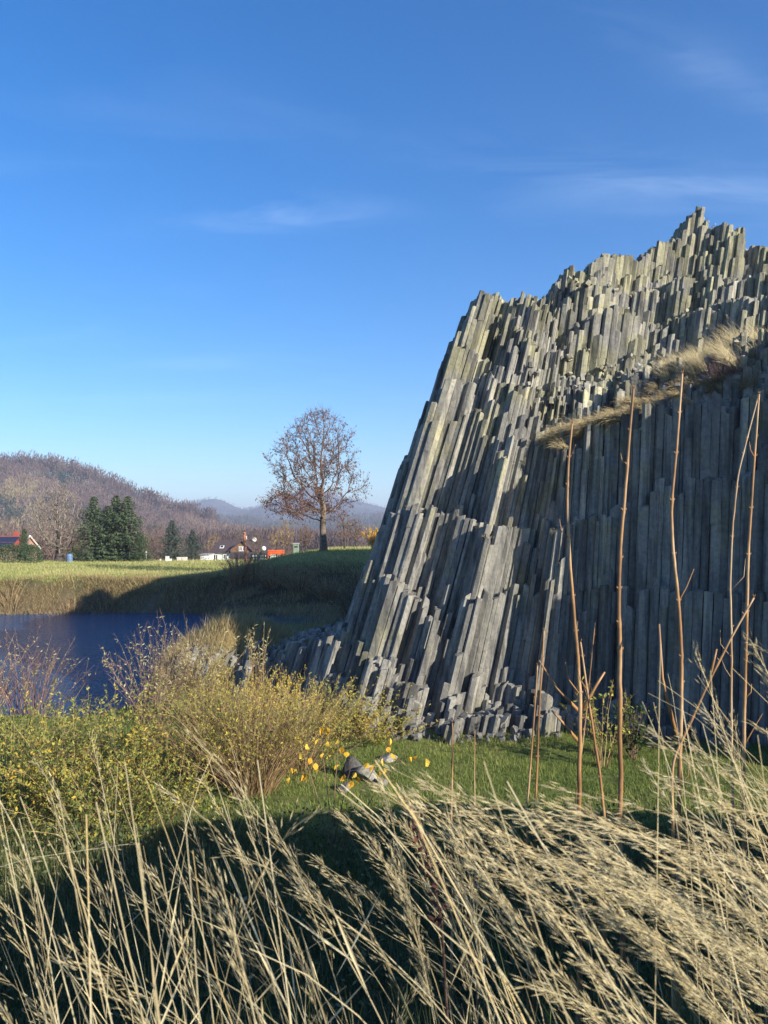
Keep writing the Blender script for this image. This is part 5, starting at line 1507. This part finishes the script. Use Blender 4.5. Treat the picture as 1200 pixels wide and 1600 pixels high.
def tufts(pts, n, L, spread, dirv, droop, lo, hi, r0=.0045):
    prx = 600 + 1200 * TOPS[:, 0] / TOPS[:, 1]; pry = 840 - 1200 * TOPS[:, 2] / TOPS[:, 1]
    for (a, b_) in pts:
        j = np.argmin((prx - a) ** 2 + (pry - b_) ** 2)
        m_ = int(n * g_.uniform(.6, 1.3)); l_ = L * g_.uniform(.65, 1.2)
        A = TOPS[j] + g_.normal(size=(m_, 3)) * np.array([.09, .07, .01]) - np.array([0, 0, .04])
        D = g_.normal(size=(m_, 3)) * spread + np.array(dirv); D /= np.linalg.norm(D, axis=1, keepdims=True)
        ll = (l_ * g_.uniform(.5, 1, m_))[:, None]
        Bm = A + D * ll * .5; D2 = D + np.array(droop) + g_.normal(size=(m_, 3)) * .12; D2 /= np.linalg.norm(D2, axis=1, keepdims=True)
        Cm = Bm + D2 * ll * .35; D3 = D2 + np.array(droop) * 1.3; D3 /= np.linalg.norm(D3, axis=1, keepdims=True)
        tn = np.clip(g_.uniform(lo, hi, m_), 0, 1)
        lg.segs(A, Bm, r0, r0 * .8, 3, tn); lg.segs(Bm, Cm, r0 * .8, r0 * .5, 3, tn); lg.segs(Cm, Cm + D3 * ll * .25, r0 * .5, r0 * .15, 3, tn)
def along(xs, ys, n, jx, jy):
    t_ = np.sort(g_.random(n)); return list(zip(np.interp(t_, np.linspace(0, 1, len(xs)), xs) + g_.normal(0, jx, n), np.interp(t_, np.linspace(0, 1, len(ys)), ys) + g_.normal(0, jy, n)))
tufts(along([872, 930, 985], [686, 668, 648], 80, 5, 5), 70, .5, .35, (-.75, -.3, .5), (-.2, -.05, -.35), .1, .8)
tufts(along([985, 1030, 1070], [640, 622, 606], 30, 5, 7), 55, .4, .35, (-.6, -.25, .55), (-.25, -.05, -.4), .05, .6)
tufts(along([1060, 1130, 1215], [592, 568, 548], 54, 7, 6), 80, .95, .22, (-.62, -.2, .8), (-.16, -.02, -.13), .5, 1)
tufts(along([1060, 1120, 1215], [612, 604, 590], 34, 7, 7), 50, .5, .3, (-.4, -.45, .4), (-.2, -.1, -.5), 0, .5)
tufts(along([750, 820, 880], [835, 834, 836], 16, 5, 3), 24, .16, .4, (-.2, -.3, .6), (0, 0, -.3), .2, .7, .003)
tufts([(g_.uniform(880, 1190), g_.uniform(720, 1050)) for _ in range(22)], 26, .22, .5, (-.1, -.6, .4), (0, -.1, -.5), 0, .35, .003)
tufts([(g_.uniform(620, 1000), g_.uniform(480, 900)) for _ in range(16)], 18, .16, .5, (-.1, -.5, .5), (0, -.1, -.4), .1, .6, .003)
o = lg.build('ledge_grass', M['ledge']); tag(o, 'long dry grass tufts on the rock ledges', 'grass', kind='stuff')

# herbs on the shaded slope and foot of the bank
sh = MB(); n = 90000
d = 2.2 + 10.5 * g_.random(n) ** 1.2; px = g_.uniform(-60, 1260, n); x = (px - 600) / 1200 * d; z = ground_z(x, d)
cl_ = fbm(x / .8, d / .8, 53)
sh.blades(np.stack([x, d, z - .02], 1), g_.normal(size=(n, 3)) * .4 + np.array([-.15, .05, 1]), g_.uniform(.1, .55, n) * (.35 + 1.2 * cl_), g_.uniform(.006, .014, n), np.clip(g_.normal(.45, .28, n), 0, 1))
n = 26000
d = 4 + 9 * g_.random(n); px = g_.uniform(-60, 1260, n); x = (px - 600) / 1200 * d; z = ground_z(x, d)
p_ = np.stack([x, d, z + g_.random(n) ** 1.5 * .55], 1)
sh.leaves(p_, unit(n, g_), unit(n, g_) + np.array([0, 0, .8]), g_.uniform(.04, .11, n), g_.uniform(.02, .06, n), np.clip(g_.normal(.4, .22, n), 0, 1))
o = sh.build('slope_herbs', M['shade_herb']); tag(o, 'dark green herbs on the shaded slope below the dry grass', 'herbs', kind='stuff')

# tall dry grass in front of the camera
tg, pl = MB(), MB()
def stems(n, pxr, pyt, dr_, lean_px, bend, thick, plume, seed, tint=(.2, .95), plen=.35, pdens=60, spk=.011, pw=.10):
    """stems rooted on the bank; tip seen near (pxr, pyt); the top leans by lean_px pixels"""
    r = np.random.default_rng(seed)
    d_ = r.uniform(*dr_, n)
    tip_px = r.uniform(*pxr, n); tip_py = r.uniform(*pyt, n)
    tip = np.array([P(a, b_, c_) for a, b_, c_ in zip(tip_px, tip_py, d_)])
    lp_ = r.normal(lean_px[0], lean_px[1], n)
    bx = tip[:, 0] - lp_ / 1200 * d_; by = d_ + r.normal(0, .12, n)
    by = np.maximum(by, .62)
    bz = ground_z(bx, by) - .03
    b0 = np.stack([bx, by, bz], 1)
    K = 12; t_ = np.linspace(0, 1, K)
    be = np.clip(r.normal(bend, .35, n), 1.0, 3.4)
    pts = b0[:, None] + (tip - b0)[:, None] * np.stack([t_[None] ** be[:, None], t_[None] * np.ones((n, 1)), 1 - (1 - t_[None]) ** (1 + .35 * (be[:, None] - 1))], -1)
    pts = pts + (r.normal(size=(n, 1, 3)) * .02) * np.sin(t_ * 3.1)[None, :, None]
    tn = r.uniform(*tint, n); th = thick * .85 * r.uniform(.5, 1.3, n)
    for i in range(K - 1):
        tg.segs(pts[:, i], pts[:, i + 1], th * (1.15 - .8 * t_[i]), th * (1.15 - .8 * t_[i + 1]), 3, np.clip(tn + .1 * math.sin(i * 2.1), 0, 1))
    # blade-like dry leaves off the stem
    q = r.random(n) < .6
    ni = q.sum()
    if ni:
        j = r.integers(3, 8, ni); p0 = pts[np.where(q)[0], j]; dd = (pts[np.where(q)[0], j + 1] - p0); dd /= np.linalg.norm(dd, axis=1, keepdims=True)
        dv = dd + r.normal(size=(ni, 3)) * np.array([.5, .25, .2])
        L_ = r.uniform(.15, .4, ni)
        tg.leaves(p0, dv, unit(ni, r), L_, .006, r.uniform(.2, .9, ni))
    # feathery seed heads
    hp_ = np.where(r.random(n) < plume)[0]
    if len(hp_):
        m_ = len(hp_) * pdens
        si = np.repeat(hp_, pdens)
        u_ = 1 - plen * r.random(m_) ** 1.0
        tt = u_ * (K - 1 - 1e-3); i0 = tt.astype(int); f = (tt - i0)[:, None]
        c0 = pts[si, i0] * (1 - f) + pts[si, i0 + 1] * f
        dd = pts[si, i0 + 1] - pts[si, i0]; dd /= np.linalg.norm(dd, axis=1, keepdims=True)
        rel = (1 - u_) / plen                       # 0 at the tip
        sd = dd * 1.0 + unit(m_, r) * .36 + np.array([-.1, 0, -.08]); sd /= np.linalg.norm(sd, axis=1, keepdims=True)
        bl_ = pw * (.25 + .9 * rel * (1.25 - rel)) * r.uniform(.5, 1.2, m_)
        c1 = c0 + sd * bl_[:, None]
        # hair-thin branchlets and their spikelets
        k = r.random(m_) < .55
        pl.segs(c0[k], c1[k], .0005, .0003, 3, .4)
        for fr_ in (1.0, .72, .45):
            c2 = c0 + sd * (bl_ * fr_)[:, None] + r.normal(size=(m_, 3)) * .003
            pl.leaves(c2, sd + unit(m_, r) * .16, unit(m_, r), spk * 1.5 * r.uniform(.6, 1.4, m_), spk * .15, np.clip(r.normal(.55, .25, m_), 0, 1))
# left: straight straw, tips leaning left
stems(38, (-60, 420), (1130, 1420), (1.2, 2.3), (-230, 130), 1.25, .0018, .3, 1, pdens=26, plen=.3)
stems(15, (-40, 330), (1150, 1350), (.95, 1.5), (-200, 90), 1.2, .0024, .0, 2, pdens=30)
stems(18, (-60, 520), (1300, 1540), (1.0, 1.9), (-330, 150), 1.6, .0015, .75, 3, pdens=34, plen=.38)
# middle
stems(20, (330, 740), (1180, 1440), (1.1, 2.2), (-380, 150), 1.4, .0017, .5, 4, pdens=34)
stems(8, (520, 800), (1180, 1330), (.95, 1.5), (-560, 90), 1.15, .0027, .0, 5)
stems(14, (560, 700), (1210, 1330), (1.2, 1.8), (-260, 120), 1.7, .0014, 1.0, 11, pdens=44, plen=.35, pw=.07)
# right: sweeping plumes
stems(32, (700, 940), (1225, 1370), (1.0, 1.7), (-950, 160), 1.5, .0016, 1.0, 6, pdens=105, plen=.45, pw=.07, tint=(.4, 1))
stems(19, (960, 1230), (1120, 1380), (1.0, 1.8), (-700, 170), 1.6, .0016, .85, 7, pdens=80, plen=.4, pw=.075, tint=(.4, 1))
stems(24, (1000, 1240), (985, 1230), (1.3, 2.3), (-330, 150), 1.5, .0016, .45, 8, pdens=40, plen=.33, pw=.08)
stems(11, (820, 1260), (1280, 1540), (.9, 1.5), (-600, 180), 1.5, .0017, .6, 9, pdens=50, plen=.4)
stems(12, (1040, 1230), (1060, 1330), (1.0, 1.6), (-200, 90), 1.2, .0021, .0, 10)
# a few bent and broken straws lying across
stems(10, (-40, 1240), (1250, 1560), (1.0, 1.9), (250, 260), 1.8, .0015, .2, 12, pdens=24)
o = tg.build('tall_dry_grass', M['straw']); tag(o, 'tall straw-coloured grass stems on the bank in front', 'grass', kind='stuff')
o = pl.build('grass_seed_heads', M['plume']); tag(o, 'pale feathery seed heads of the tall dry grass', 'grass', kind='stuff')
# dark withered weed stalk among the grass
wp = [P(px, py, 1.7) for px, py in ((690, 1440), (680, 1390), (668, 1340), (650, 1290), (632, 1245))]
wb = np.array([wp[0][0] + .05, 1.7, gz(wp[0][0] + .05, 1.7)])
wd = empty('withered_weed', tuple(wb), 'dark reddish withered weed stalk among the pale grass', 'weed')
m_ = MB(); m_.tube([wb] + wp, np.linspace(.0035, .0015, 6), 6, .1); put(m_, 'stem', M['twig'], wd)
r_ = np.random.default_rng(3); k = r_.integers(0, 4, 70); f = r_.random(70)[:, None]
W_ = np.array(wp); c_ = W_[k] * (1 - f) + W_[k + 1] * f
m_ = MB(); m_.leaves(c_ + r_.normal(size=(70, 3)) * .006, unit(70, r_) + np.array([0, 0, -.3]), unit(70, r_), .022, .011, r_.random(70) * .6); o_ = put(m_, 'withered_leaves', M['leaf_brown'], wd); o_['kind'] = 'stuff'

# ------------------------------------------------------------------ haze: a closed box of pale air round the whole place
hm = bpy.data.materials.new('haze'); hm.use_nodes = True
hn = hm.node_tree; hn.nodes.clear()
ho = hn.nodes.new('ShaderNodeOutputMaterial'); hv = hn.nodes.new('ShaderNodeVolumePrincipled')
hv.inputs['Color'].default_value = (0.66, 0.76, 1.0, 1)
hv.inputs['Density'].default_value = 0.00028
hv.inputs['Anisotropy'].default_value = 0.1
hn.links.new(hv.outputs[0], ho.inputs['Volume'])
m_ = MB(); m_.box((0, 5600, 123), (20000, 13600, 278))
hz_o = m_.build('haze', hm); tag(hz_o, kind='stuff')
